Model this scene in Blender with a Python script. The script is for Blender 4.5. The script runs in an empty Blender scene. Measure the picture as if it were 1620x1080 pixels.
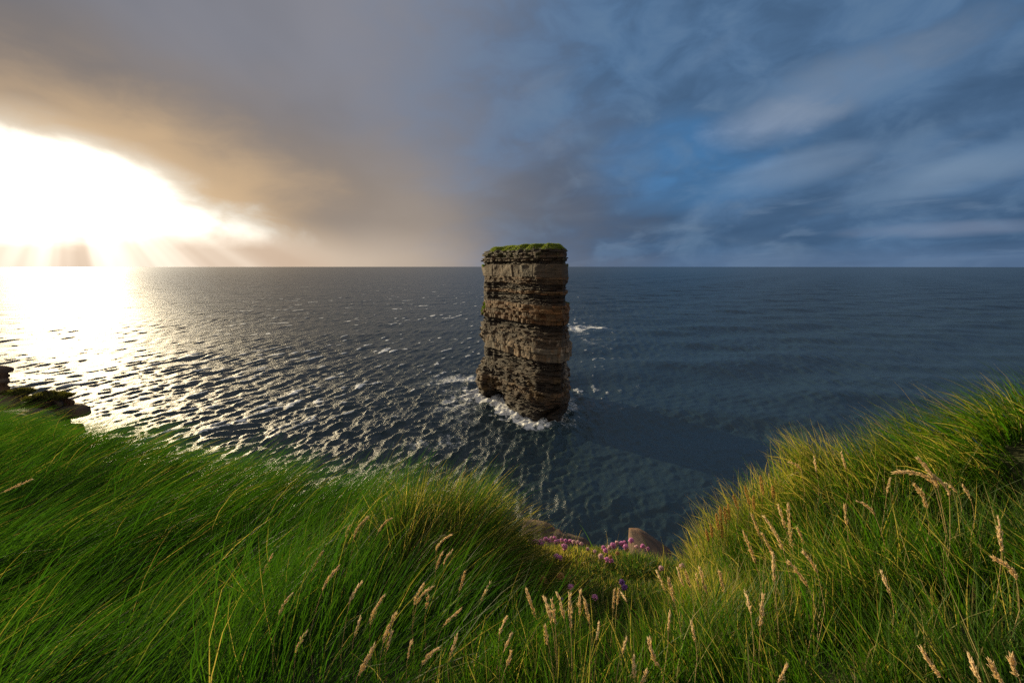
import bpy, math, random
import numpy as np

random.seed(7)
RNG = np.random.default_rng(7)
SC = bpy.context.scene
COL = SC.collection
R = math.radians

# ------------------------------------------------------------------ camera
CAM_Z = 42.0
FOC = 720.0                       # 16 mm on a 36 mm frame, in pixels of a 1620 px wide frame
PITCH = R(9.4)
CP, SP = math.cos(PITCH), math.sin(PITCH)


def ray(px, py):
    u, v = px - 810.0, 540.0 - py
    return np.array([u, FOC * CP + v * SP, v * CP - FOC * SP])


def at(px, py, Y):
    d = ray(px, py)
    p = d * (Y / d[1])
    return np.array([p[0], p[1], p[2] + CAM_Z])


SUN_AZ, SUN_EL = R(-44.0), R(7.6)

# ------------------------------------------------------------------ helpers


def tag(o, label=None, cat=None, group=None, kind=None):
    if label: o['label'] = label
    if cat: o['category'] = cat
    if group: o['group'] = group
    if kind: o['kind'] = kind
    return o


def mesh_obj(name, V, quads=None, tris=None, mat=None, parent=None, smooth=False, attrs=None, loc=None):
    """numpy arrays -> one linked mesh object"""
    V = np.asarray(V, dtype=np.float32)
    me = bpy.data.meshes.new(name)
    nq = 0 if quads is None else len(quads)
    nt = 0 if tris is None else len(tris)
    me.vertices.add(len(V)); me.vertices.foreach_set('co', V.ravel())
    idx, starts = [], []
    if nq: idx.append(np.asarray(quads, dtype=np.int32).ravel())
    if nt: idx.append(np.asarray(tris, dtype=np.int32).ravel())
    idx = np.concatenate(idx)
    starts = np.concatenate([np.arange(nq, dtype=np.int32) * 4, nq * 4 + np.arange(nt, dtype=np.int32) * 3])
    me.loops.add(len(idx)); me.loops.foreach_set('vertex_index', idx)
    me.polygons.add(nq + nt); me.polygons.foreach_set('loop_start', starts)
    if smooth:
        me.polygons.foreach_set('use_smooth', np.ones(nq + nt, dtype=bool))
    me.update(calc_edges=True)
    if attrs:
        for k, a in attrs.items():
            a = np.asarray(a, dtype=np.float32)
            if a.ndim == 1:
                at_ = me.attributes.new(k, 'FLOAT', 'POINT'); at_.data.foreach_set('value', a)
            else:
                if a.shape[1] == 3: a = np.concatenate([a, np.ones((len(a), 1), np.float32)], 1)
                at_ = me.attributes.new(k, 'FLOAT_COLOR', 'POINT'); at_.data.foreach_set('color', a.ravel())
    if mat: me.materials.append(mat)
    o = bpy.data.objects.new(name, me); COL.objects.link(o)
    if parent: o.parent = parent
    if loc is not None: o.location = loc
    return o


def empty(name, loc):
    o = bpy.data.objects.new(name, None); COL.objects.link(o)
    o.location = [float(c) for c in loc]; o.empty_display_size = 0.05
    return o


def hsh(*a):
    h = np.zeros(np.broadcast(*a).shape, dtype=np.uint32)
    for i, x in enumerate(a):
        xi = np.asarray(np.floor(x), dtype=np.int64).astype(np.uint32)
        h = h ^ (xi * np.uint32([374761393, 668265263, 2246822519, 3266489917][i % 4]))
        h = (h ^ (h >> np.uint32(13))) * np.uint32(1274126177)
    h = h ^ (h >> np.uint32(16))
    return h.astype(np.float64) / 4294967295.0


def vnoise(x, y, z=None, seed=0):
    x = np.asarray(x, dtype=np.float64); y = np.asarray(y, dtype=np.float64)
    z = np.zeros_like(x) if z is None else np.asarray(z, dtype=np.float64)
    xi, yi, zi = np.floor(x), np.floor(y), np.floor(z)
    fx, fy, fz = x - xi, y - yi, z - zi
    fx = fx * fx * (3 - 2 * fx); fy = fy * fy * (3 - 2 * fy); fz = fz * fz * (3 - 2 * fz)
    r = 0
    for dx in (0, 1):
        for dy in (0, 1):
            for dz in (0, 1):
                w = (fx if dx else 1 - fx) * (fy if dy else 1 - fy) * (fz if dz else 1 - fz)
                r = r + w * hsh(xi + dx, yi + dy, zi + dz, np.float64(seed))
    return r * 2 - 1


def fbm(x, y, z=None, oct=4, seed=0, gain=.5):
    r, a, f = 0, 1.0, 1.0
    for i in range(oct):
        r = r + a * vnoise(x * f, y * f, None if z is None else z * f, seed + i * 17)
        a *= gain; f *= 2.03
    return r


def sstep(a, b, x):
    t = np.clip((x - a) / (b - a), 0, 1)
    return t * t * (3 - 2 * t)


def grid_quads(nr, nc, wrap=False):
    i = np.arange(nr - 1)[:, None]; j = np.arange(nc if wrap else nc - 1)[None, :]
    j2 = (j + 1) % nc
    a = i * nc + j; b = i * nc + j2; c = (i + 1) * nc + j2; d = (i + 1) * nc + j
    return np.stack([a, b, c, d], -1).reshape(-1, 4)


# ------------------------------------------------------------------ node helper
class NT:
    def __init__(self, tree):
        self.t = tree; tree.nodes.clear()

    def n(self, typ, inputs=None, **props):
        nd = self.t.nodes.new(typ)
        for k, v in props.items(): setattr(nd, k, v)
        for k, v in (inputs or {}).items(): self.set(nd.inputs[k], v)
        return nd

    def set(self, sock, v):
        if isinstance(v, bpy.types.NodeSocket): self.t.links.new(v, sock)
        elif isinstance(v, bpy.types.Node): self.t.links.new(v.outputs[0], sock)
        else:
            if sock.type == 'RGBA' and len(v) == 3: v = (*v, 1)
            sock.default_value = v

    def m(self, op, a, b=0.0, c=None, clamp=False):
        nd = self.t.nodes.new('ShaderNodeMath'); nd.operation = op; nd.use_clamp = clamp
        self.set(nd.inputs[0], a); self.set(nd.inputs[1], b)
        if c is not None: self.set(nd.inputs[2], c)
        return nd.outputs[0]

    def vm(self, op, a, b=None):
        nd = self.t.nodes.new('ShaderNodeVectorMath'); nd.operation = op
        self.set(nd.inputs[0], a)
        if b is not None: self.set(nd.inputs[1], b)
        return nd.outputs['Value'] if op in ('DOT_PRODUCT', 'LENGTH', 'DISTANCE') else nd.outputs[0]

    def mix(self, f, a, b, mode='MIX'):
        nd = self.t.nodes.new('ShaderNodeMix'); nd.data_type = 'RGBA'; nd.blend_type = mode
        self.set(nd.inputs[0], f); self.set(nd.inputs[6], a); self.set(nd.inputs[7], b)
        return nd.outputs[2]

    def ss(self, x, a, b, to0=0.0, to1=1.0):
        nd = self.t.nodes.new('ShaderNodeMapRange'); nd.interpolation_type = 'SMOOTHSTEP'
        self.set(nd.inputs[0], x)
        for i, v in zip((1, 2, 3, 4), (a, b, to0, to1)): self.set(nd.inputs[i], v)
        return nd.outputs[0]

    def noise(self, vec, scale, detail=4.0, rough=.5, dist=0.0, dim='3D'):
        nd = self.t.nodes.new('ShaderNodeTexNoise'); nd.noise_dimensions = dim
        if vec is not None: self.set(nd.inputs['Vector'], vec)
        for k, v in (('Scale', scale), ('Detail', detail), ('Roughness', rough), ('Distortion', dist)): self.set(nd.inputs[k], v)
        return nd

    def curve(self, x, pts, x0, x1, y0, y1):
        """piecewise-smooth function through pts"""
        xn = self.m('DIVIDE', self.m('SUBTRACT', x, x0), x1 - x0, clamp=True)
        nd = self.t.nodes.new('ShaderNodeFloatCurve')
        c = nd.mapping.curves[0]
        q = [((a - x0) / (x1 - x0), (b - y0) / (y1 - y0)) for a, b in pts]
        while len(c.points) < len(q): c.points.new(.5, .5)
        for p, (a, b) in zip(c.points, q): p.location = (a, b)
        nd.mapping.update()
        self.set(nd.inputs[1], xn)
        return self.m('MULTIPLY_ADD', nd.outputs[0], y1 - y0, y0)


def material(name):
    m = bpy.data.materials.new(name); m.use_nodes = True
    return m, NT(m.node_tree)


# ------------------------------------------------------------------ sky
def build_world():
    w = bpy.data.worlds.new('World'); SC.world = w; w.use_nodes = True
    t = NT(w.node_tree)
    d = t.n('ShaderNodeTexCoord').outputs['Generated']
    sep = t.n('ShaderNodeSeparateXYZ', {0: d})
    x, y, z = sep.outputs
    az = t.m('MULTIPLY', t.m('ARCTAN2', x, y), 180 / math.pi)
    el = t.m('MULTIPLY', t.m('ARCSINE', z), 180 / math.pi)
    sd = (math.sin(SUN_AZ) * math.cos(SUN_EL), math.cos(SUN_AZ) * math.cos(SUN_EL), math.sin(SUN_EL))
    cosang = t.vm('DOT_PRODUCT', d, sd)
    ang = t.m('MULTIPLY', t.m('ARCCOSINE', t.m('MINIMUM', cosang, .99999)), 180 / math.pi)

    # clear sky behind the clouds
    sky = t.n('ShaderNodeTexSky', sky_type='NISHITA', sun_disc=False, sun_elevation=SUN_EL,
              sun_rotation=SUN_AZ, altitude=50, air_density=1.0, dust_density=.6, ozone_density=2.0)
    S = 0.1                                       # strength of the Background

    def c(r, g, b):                               # sRGB bytes -> radiance before the strength
        f = lambda v: ((v / 255) / 12.92 if v / 255 < .04045 else ((v / 255 + .055) / 1.055) ** 2.4) / S
        return (f(r), f(g), f(b))

    # the cloud deck seen in perspective: project on a plane overhead
    k = t.m('ADD', t.m('MAXIMUM', z, 0.0), .20)
    px = t.m('DIVIDE', x, k); py = t.m('DIVIDE', y, k)
    a = R(16.0)                                   # the streets run this far left of straight ahead
    along = t.m('ADD', t.m('MULTIPLY', px, -math.sin(a)), t.m('MULTIPLY', py, math.cos(a)))
    across = t.m('ADD', t.m('MULTIPLY', px, math.cos(a)), t.m('MULTIPLY', py, math.sin(a)))
    P = t.n('ShaderNodeCombineXYZ', {0: across, 1: t.m('MULTIPLY', along, .62), 2: 0.0}).outputs[0]
    big = t.noise(t.vm('ADD', P, (3.1, 7.7, .3)), .9, 4, .5, .3).outputs[0]
    fine = t.noise(t.vm('ADD', P, (1.3, 2.2, 4.4)), 2.6, 5, .52, .5).outputs[0]
    flat = t.n('ShaderNodeCombineXYZ', {0: az, 1: t.m('MULTIPLY', el, 3.0), 2: 0.0}).outputs[0]
    low = t.noise(flat, .055, 5, .5, .3).outputs[0]
    lump = t.noise(t.n('ShaderNodeCombineXYZ', {0: az, 1: t.m('MULTIPLY', el, 1.8), 2: 5.0}).outputs[0], .16, 6, .55, .4).outputs[0]

    def patch(a0, e0, ra, re, slope, amt=4.0):
        ga = t.m('DIVIDE', t.m('SUBTRACT', az, a0), ra)
        ge = t.m('DIVIDE', t.m('SUBTRACT', t.m('SUBTRACT', el, e0), t.m('MULTIPLY', t.m('SUBTRACT', az, a0), slope)), re)
        g = t.m('ADD', t.m('MULTIPLY', ga, ga), t.m('MULTIPLY', ge, ge))
        return t.ss(t.m('ADD', g, t.m('MULTIPLY', t.m('SUBTRACT', t.m('MULTIPLY_ADD', fine, .5, t.m('MULTIPLY', lump, .5)), .5), amt)), 2.2, -.6)

    # colour of the deck: blue grey on the right, mauve grey in the middle, tan around the sun
    dark = c(58, 84, 114); mid = c(80, 110, 144); pale = c(132, 148, 168)
    deck = t.mix(t.ss(big, .34, .64), dark, mid)
    deck = t.mix(t.m('MULTIPLY', t.ss(lump, .48, .72), .55), deck, c(96, 122, 150))
    deck = t.mix(t.m('MULTIPLY', t.ss(low, .48, .70), t.m('MULTIPLY', t.ss(el, 16, 3), .65)), deck, c(106, 127, 150))
    deck = t.mix(t.m('MULTIPLY', t.ss(lump, .58, .30), .5), deck, c(54, 78, 106))
    deck = t.mix(t.m('MULTIPLY', t.ss(fine, .52, .68), .4), deck, c(102, 124, 150))
    clear = t.mix(.85, t.mix(1.0, sky.outputs[0], (.45, .75, 1.25), 'MULTIPLY'), c(72, 134, 190))
    deck = t.mix(t.m('MULTIPLY', patch(17.5, 12.4, 10.0, 3.2, .10, 8.0), .50), deck, clear)
    deck = t.mix(t.m('MULTIPLY', patch(22.0, 8.5, 9.0, 1.8, .1), .35), deck, clear)
    deck = t.mix(t.m('MULTIPLY', patch(27.5, 14.6, 5.0, 1.9, .12, 8.0), .55), deck, c(140, 152, 171))
    deck = t.mix(t.m('MULTIPLY', patch(33.0, 16.8, 7.0, 2.2,   .18, 9.0), .40), deck, c(130, 146, 166))
    deck = t.mix(t.m('MULTIPLY', patch(30.0, 9.6, 6.0, 1.4, .16, 7.0), .5), deck, c(122, 142, 166))
    deck = t.mix(t.m('MULTIPLY', patch(43.0, 8.0, 7.0, 1.4, .2, 7.0), .5), deck, c(122, 144, 168))
    deck = t.mix(t.m('MULTIPLY', patch(42.5, 3.3, 6.0, .6, .0, 6.0), .5), deck, c(124, 138, 162))
    deck = t.mix(t.m('MULTIPLY', t.ss(el, 2.4, .2), .6), deck, c(88, 110, 140))
    # grey curtain of the shower in the middle
    grey = t.mix(t.ss(big, .32, .66), c(104, 106, 114), c(128, 129, 138))
    grey = t.mix(t.m('MULTIPLY', t.ss(el, 17, 4), t.ss(az, 5, -16)), grey, c(160, 148, 137))
    deck = t.mix(t.ss(t.m('ADD', az, t.m('ADD', t.m('MULTIPLY', t.m('SUBTRACT', big, .5), 40.0), t.m('MULTIPLY', t.m('SUBTRACT', lump, .5), 14.0))), 20.0, -18.0), deck, grey)
    deck = t.mix(t.m('MULTIPLY', t.ss(el, 26, 52), .8), deck, c(176, 174, 174))  # brighter cloud above the frame, added to lift sea reflections and ambient light
    # tan light spreading through the deck near the sun
    da = t.m('MULTIPLY', t.m('ADD', az, 44.0), .60); de = t.m('MULTIPLY', t.m('SUBTRACT', el, 4.5), 1.22)
    ang2 = t.m('SQRT', t.m('ADD', t.m('MULTIPLY', da, da), t.m('MULTIPLY', de, de)))
    angn = t.m('ADD', ang2, t.m('ADD', t.m('MULTIPLY', t.m('SUBTRACT', low, .5), 7.0), t.m('MULTIPLY', t.m('SUBTRACT', lump, .5), 5.0)))
    near = t.m('POWER', 2.718, t.m('MULTIPLY', ang2, -1 / 6.0))
    tan = t.mix(t.ss(angn, 17, 7), c(134, 122, 112), c(196, 168, 134))
    deck = t.mix(t.ss(angn, 25, 9), deck, tan)
    # a pale band of lit haze low over the sea on the sunward side
    band = t.m('MULTIPLY', t.ss(el, 5.5, .3), t.ss(az, 2, -28))
    deck = t.mix(t.m('MULTIPLY', band, .8), deck, c(214, 194, 172))

    # the opening under the cloud edge where the sun stands
    edge = t.curve(az, [(-110, 0), (-75, 8.0), (-58, 10.2), (-46, 10.7), (-41, 9.9), (-37, 8.4), (-34.5, 6.8), (-31.8, 5.2), (-28.8, 3.8), (-26, 2.0), (-21, -.8), (-10, -7)], -110, -10, -8, 14)
    edgen = t.m('ADD', edge, t.m('ADD', t.m('MULTIPLY', t.m('SUBTRACT', low, .5), 4.0), t.m('MULTIPLY', t.m('SUBTRACT', lump, .5), 3.4)))
    dd = t.m('SUBTRACT', edgen, el)
    open_ = t.ss(t.m('ADD', dd, t.m('MULTIPLY', t.m('MULTIPLY', t.m('SUBTRACT', lump, .5), t.ss(az, -38, -31)), 5.0)), -3.0, 1.7)
    # shafts of shade below the opening: they fan out from the sun
    phi = t.m('ARCTAN2', t.m('SUBTRACT', az, -43.0), t.m('SUBTRACT', 10.0, el))
    shaft = t.noise(t.n('ShaderNodeCombineXYZ', {0: t.m('MULTIPLY', phi, 2.2), 1: 1.9, 2: 0.0}).outputs[0], 1.0, 3, .5).outputs[0]
    lown = t.m('ADD', el, t.m('ADD', t.m('MULTIPLY', t.m('SUBTRACT', low, .5), 4.0), t.m('MULTIPLY', t.m('SUBTRACT', lump, .5), 2.0)))
    lowm = t.ss(lown, 5.4, 2.0)
    sh = t.m('MULTIPLY', lowm, t.ss(shaft, .36, .60, .72, 1.0))
    bright = t.m('ADD', t.m('MULTIPLY', t.m('POWER', 2.718, t.m('MULTIPLY', ang, -1 / 4.0)), 7.0), 1.05)
    bright = t.m('MULTIPLY_ADD', bright, t.ss(dd, -.8, 4.5), .66)
    bc = t.n('ShaderNodeVectorMath', {0: (1.0 / S, .93 / S, .80 / S)}, operation='SCALE'); t.set(bc.inputs['Scale'], bright)
    glow = t.mix(sh, bc.outputs[0], t.mix(t.ss(az, -20, -42), c(192, 168, 146), c(200, 178, 158)))
    col = t.mix(open_, deck, glow)
    # halo: the cloud edge next to the opening lights up
    halo = t.n('ShaderNodeVectorMath', {0: (.34 / S, .27 / S, .18 / S)}, operation='SCALE')
    t.set(halo.inputs['Scale'], t.m('MULTIPLY', near, t.ss(dd, -5.0, 0.5)))
    col = t.mix(1.0, col, halo.outputs[0], 'ADD')

    # behind the viewer: unseen warm cloud added to light the stack front and grass
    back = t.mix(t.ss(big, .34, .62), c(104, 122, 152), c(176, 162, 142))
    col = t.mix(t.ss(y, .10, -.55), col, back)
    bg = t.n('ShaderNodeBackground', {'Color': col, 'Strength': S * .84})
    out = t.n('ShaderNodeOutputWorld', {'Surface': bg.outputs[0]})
    w.cycles.sampling_method = 'MANUAL'; w.cycles.sample_map_resolution = 1024

    L = bpy.data.lights.new('sun', 'SUN'); L.energy = 5.0; L.angle = R(.55); L.color = (1.0, .80, .48)
    lo = bpy.data.objects.new('sun', L); COL.objects.link(lo)
    from mathutils import Vector
    lo.rotation_euler = Vector(sd).to_track_quat('Z', 'Y').to_euler()
    lo.location = (-60, 60, 80)


build_world()

# ------------------------------------------------------------------ the sea stack outline (used by the sea too)
STACK = np.array([(-9.9, 147), (-8.6, 143.6), (-5.4, 144.6), (-2.6, 144.6), (-1.9, 136), (-.2, 131), (3.6, 122.8), (6.9, 118.8), (10, 117.6),
                  (12.8, 117.7), (14.6, 121), (16.3, 127), (17.0, 134), (15.5, 150), (9, 160), (-2, 162), (-7.5, 156)], float)


def resample(poly, n, sharp=2):
    p = np.vstack([poly, poly[:1]])
    L = np.r_[0, np.cumsum(np.linalg.norm(np.diff(p, axis=0), axis=1))]
    s = np.linspace(0, L[-1], n, endpoint=False)
    q = np.stack([np.interp(s, L, p[:, 0]), np.interp(s, L, p[:, 1])], 1)
    for _ in range(sharp):
        q = (np.roll(q, 1, 0) + 2 * q + np.roll(q, -1, 0)) / 4
    return q, s, L[-1]


def poly_dist(X, Y, poly):
    """distance to the outline, negative inside"""
    d = np.full(X.shape, 1e9); ins = np.zeros(X.shape, bool)
    n = len(poly)
    for i in range(n):
        a, b = poly[i], poly[(i + 1) % n]
        ab = b - a
        t = np.clip(((X - a[0]) * ab[0] + (Y - a[1]) * ab[1]) / (ab @ ab), 0, 1)
        d = np.minimum(d, np.hypot(X - a[0] - t * ab[0], Y - a[1] - t * ab[1]))
        c = ((a[1] > Y) != (b[1] > Y)) & (X < (b[0] - a[0]) * (Y - a[1]) / (b[1] - a[1] + 1e-12) + a[0])
        ins ^= c
    return np.where(ins, -d, d)


# ------------------------------------------------------------------ sea
def build_sea():
    na = 1500
    az = np.radians(np.linspace(-78, 78, na))
    r = np.concatenate([30 * np.exp(np.linspace(0, math.log(4000 / 30), 1230)), 4000 * np.exp(np.linspace(0, math.log(26000 / 4000), 90))[1:]])
    A, Rr = np.meshgrid(az, r)
    X = (Rr * np.sin(A)); Y = (Rr * np.cos(A))
    nr = len(r)
    dr = np.gradient(r)[:, None]
    # amplitude: rough on the windward left, calmer in the lee of the stack and in the bay on the right
    lee = sstep(-22, 40, X - .12 * (Y - 100)) * sstep(460, 120, Y)
    amp = 1.0 - .50 * lee
    patch = 1 + .35 * fbm(X / 60, Y / 60, oct=2, seed=3)
    HC = np.zeros_like(X); H = np.zeros_like(X); DX = np.zeros_like(X); DY = np.zeros_like(X)
    rg = np.random.default_rng(11)
    waves = []
    main = math.radians(-62)                      # azimuth the wind sea comes from
    for i in range(60):
        lam = 1.1 * (8.0 / 1.1) ** (rg.random() ** 1.15)
        th = main + rg.normal(0, .55)
        waves.append((lam, th, .0118 * lam * (0.6 + .8 * rg.random()) * (1 if lam < 2.4 else (2.4 / lam) ** .6), rg.random() * 6.283, True))
    for i in range(12):
        lam = 8 + 13 * rg.random()
        waves.append((lam, main + rg.normal(.15, .45), .0026 * lam, rg.random() * 6.283, True))
    for lam, az_, a in ((38, -40, .16), (46, -18, .36), (57, -8, .42), (74, -26, .40), (29, -60, .12), (24, 4, .15), (33, 16, .20), (21, 24, .10)):
        waves.append((lam, math.radians(az_), a, rg.random() * 6.283, False))
    for lam, th, a, ph, chop in waves:
        k = 2 * math.pi / lam
        dx, dy = -math.sin(th), -math.cos(th)     # direction of travel
        arg = k * (dx * X + dy * Y) + ph
        fade = sstep(1.8, 6.5, lam / np.maximum(dr * abs(dy) + Rr * .0018 * abs(dx), 1e-3))
        aa = a * fade * (amp * patch if chop else (.28 + .72 * sstep(-40, 90, X - .05 * Y))) * sstep(9000, 1500, Rr)
        H += aa * np.cos(arg)
        if chop: HC += aa * np.cos(arg)
        q = .85 if chop else .4
        DX -= q * aa * dx * np.sin(arg); DY -= q * aa * dy * np.sin(arg)
    ds = poly_dist(X, Y, STACK)
    # wash running round the foot of the stack
    near = sstep(16, 0, np.abs(ds))
    H += near * (.55 * fbm(X / 2.6, Y / 2.6, oct=4, seed=21) + .25) * sstep(1200, 300, Rr)
    H += .10 * amp * fbm(X / 1.3, Y / 1.3, oct=3, seed=33, gain=.6) * sstep(420, 90, Rr)
    # foam cover
    left = sstep(14, -14, X - .05 * (Y - 130))
    n1 = fbm(X / 3.2, Y / 3.2, oct=4, seed=41)
    n2 = fbm(X / 14, Y / 14, oct=3, seed=43)
    wash = 2.0 * sstep(6.0 + 3.0 * left, .3, ds + 2.8 * n1) * (.22 + .78 * left)
    wash *= 1 - .6 * sstep(150, 165, Y)

    def blob(cx, cy, rx, ry, rot=0.0):
        c, s = math.cos(rot), math.sin(rot)
        u = ((X - cx) * c + (Y - cy) * s) / rx; v = (-(X - cx) * s + (Y - cy) * c) / ry
        return np.exp(-(u * u + v * v))
    drift = .34 * blob(0, 110, 12, 6, -.5) + .62 * blob(-22, 146, 16, 26, .2) + .45 * blob(-20, 108, 18, 12) + .95 * blob(52, 305, 16, 24) + .4 * blob(48, 250, 16, 30) + .35 * blob(-14, 180, 16, 30)
    foam = np.maximum(wash, drift * np.clip(.55 + .9 * n2 + .5 * n1, 0, 1))
    crest = HC / np.maximum(amp * np.sqrt(np.mean(HC ** 2)) , .02)
    caps = sstep(1.7, 2.9, crest + 1.3 * n2 + .45 * n1) * .75 * sstep(3000, 700, Rr) * sstep(95, 150, Rr) * (1 - .75 * sstep(-10, 60, X - .12 * (Y - 100)))
    foam = np.clip(np.maximum(foam, caps), 0, 1)
    V = np.stack([X + DX, Y + DY, H], -1).reshape(-1, 3)
    m, t = material('sea_water')
    pos = t.n('ShaderNodeNewGeometry').outputs['Position']
    fo = t.n('ShaderNodeAttribute', attribute_name='foam').outputs['Fac']
    ps = t.n('ShaderNodeMapping', {'Vector': pos, 'Rotation': (0, 0, R(-28)), 'Scale': (1, 1.9, 1)}).outputs[0]
    r1 = t.noise(ps, 1.5, 6, .66, .6).outputs[0]
    r2 = t.noise(ps, 3.6, 3, .6, .2).outputs[0]
    hgt = t.m('ADD', t.m('MULTIPLY', r1, .34), t.m('MULTIPLY', r2, .10))
    calm = t.n('ShaderNodeAttribute', attribute_name='calm').outputs['Fac']
    b = t.n('ShaderNodeBump', {'Height': hgt, 'Strength': t.m('MULTIPLY_ADD', calm, -.55, 1.0), 'Distance': .95})
    f1 = t.noise(pos, 1.15, 8, .68, 1.2).outputs[0]
    f2 = t.n('ShaderNodeTexVoronoi', {'Vector': t.vm('ADD', pos, t.n('ShaderNodeVectorMath', {0: t.noise(pos, .8, 3).outputs[1], 'Scale': 1.6}, operation='SCALE').outputs[0]), 'Scale': .8}, feature='DISTANCE_TO_EDGE').outputs[0]
    lace = t.ss(f2, .22, .0)
    fm = t.m('ADD', t.m('MULTIPLY', fo, 1.0), t.m('MULTIPLY', t.m('SUBTRACT', f1, .5), 1.5))
    fm = t.m('ADD', fm, t.m('MULTIPLY', t.m('MULTIPLY', lace, fo), .35))
    fmask = t.m('MULTIPLY', t.ss(fm, .44, .80), t.ss(fo, .02, .2))
    milky = t.m('MULTIPLY', t.ss(fo, .15, .9), .55)
    base = t.mix(milky, (.017, .036, .046, 1), (.09, .15, .16, 1))
    wat = t.n('ShaderNodeBsdfPrincipled', {'Base Color': base, 'Roughness': .29, 'IOR': 1.333, 'Normal': b.outputs[0]})
    foamb = t.n('ShaderNodeBsdfPrincipled', {'Base Color': (.78, .80, .80, 1), 'Roughness': .7, 'Normal': b.outputs[0]})
    mx = t.n('ShaderNodeMixShader', {0: fmask, 1: wat.outputs[0], 2: foamb.outputs[0]})
    t.n('ShaderNodeOutputMaterial', {'Surface': mx.outputs[0]})
    o = mesh_obj('sea', V, grid_quads(nr, na)[:, ::-1], mat=m, smooth=True, attrs={'foam': foam.ravel(), 'calm': lee.ravel()})
    tag(o, 'dark blue wind-ruffled sea with a bright sun path on the left', 'sea', kind='structure')


build_sea()


# ------------------------------------------------------------------ rock
def rock_material(name, tint=(1, 1, 1), k=1.0):
    m, t = material(name)
    pos = t.n('ShaderNodeTexCoord').outputs['Object']
    colr = t.n('ShaderNodeAttribute', attribute_name='col').outputs['Color']
    strat = t.noise(t.n('ShaderNodeMapping', {'Vector': pos, 'Scale': (.18 * k, .18 * k, 2.6 * k)}).outputs[0], 1.0, 6, .65, .3).outputs[0]
    blot = t.noise(pos, .7 * k, 6, .6, .4).outputs[0]
    drip = t.noise(t.n('ShaderNodeMapping', {'Vector': pos, 'Scale': (1.6 * k, 1.6 * k, .13 * k)}).outputs[0], 1.0, 4, .6).outputs[0]
    grain = t.noise(pos, 5.0 * k, 6, .72).outputs[0]
    c = t.mix(1.0, colr, t.mix(t.ss(strat, .3, .7), (.55, .55, .56, 1), (1.35, 1.3, 1.2, 1)), 'MULTIPLY')
    c = t.mix(t.m('MULTIPLY', t.ss(blot, .52, .70), .55), c, t.mix(1.0, c, (1.5, .95, .5, 1), 'MULTIPLY'))
    c = t.mix(t.m('MULTIPLY', t.ss(drip, .56, .70), .5), c, (.03, .028, .024, 1))
    c = t.mix(t.m('MULTIPLY', t.ss(grain, .35, .7), .4), c, t.mix(1.0, c, (1.5, 1.5, 1.5, 1), 'MULTIPLY'))
    c = t.mix(1.0, c, (*tint, 1), 'MULTIPLY')
    bh = t.m('ADD', t.m('MULTIPLY', strat, .6), t.m('MULTIPLY', grain, .35))
    b = t.n('ShaderNodeBump', {'Height': bh, 'Strength': .7, 'Distance': .5 / k})
    p = t.n('ShaderNodeBsdfPrincipled', {'Base Color': c, 'Roughness': .85, 'Normal': b.outputs[0]})
    t.n('ShaderNodeOutputMaterial', {'Surface': p.outputs[0]})
    return m


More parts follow.
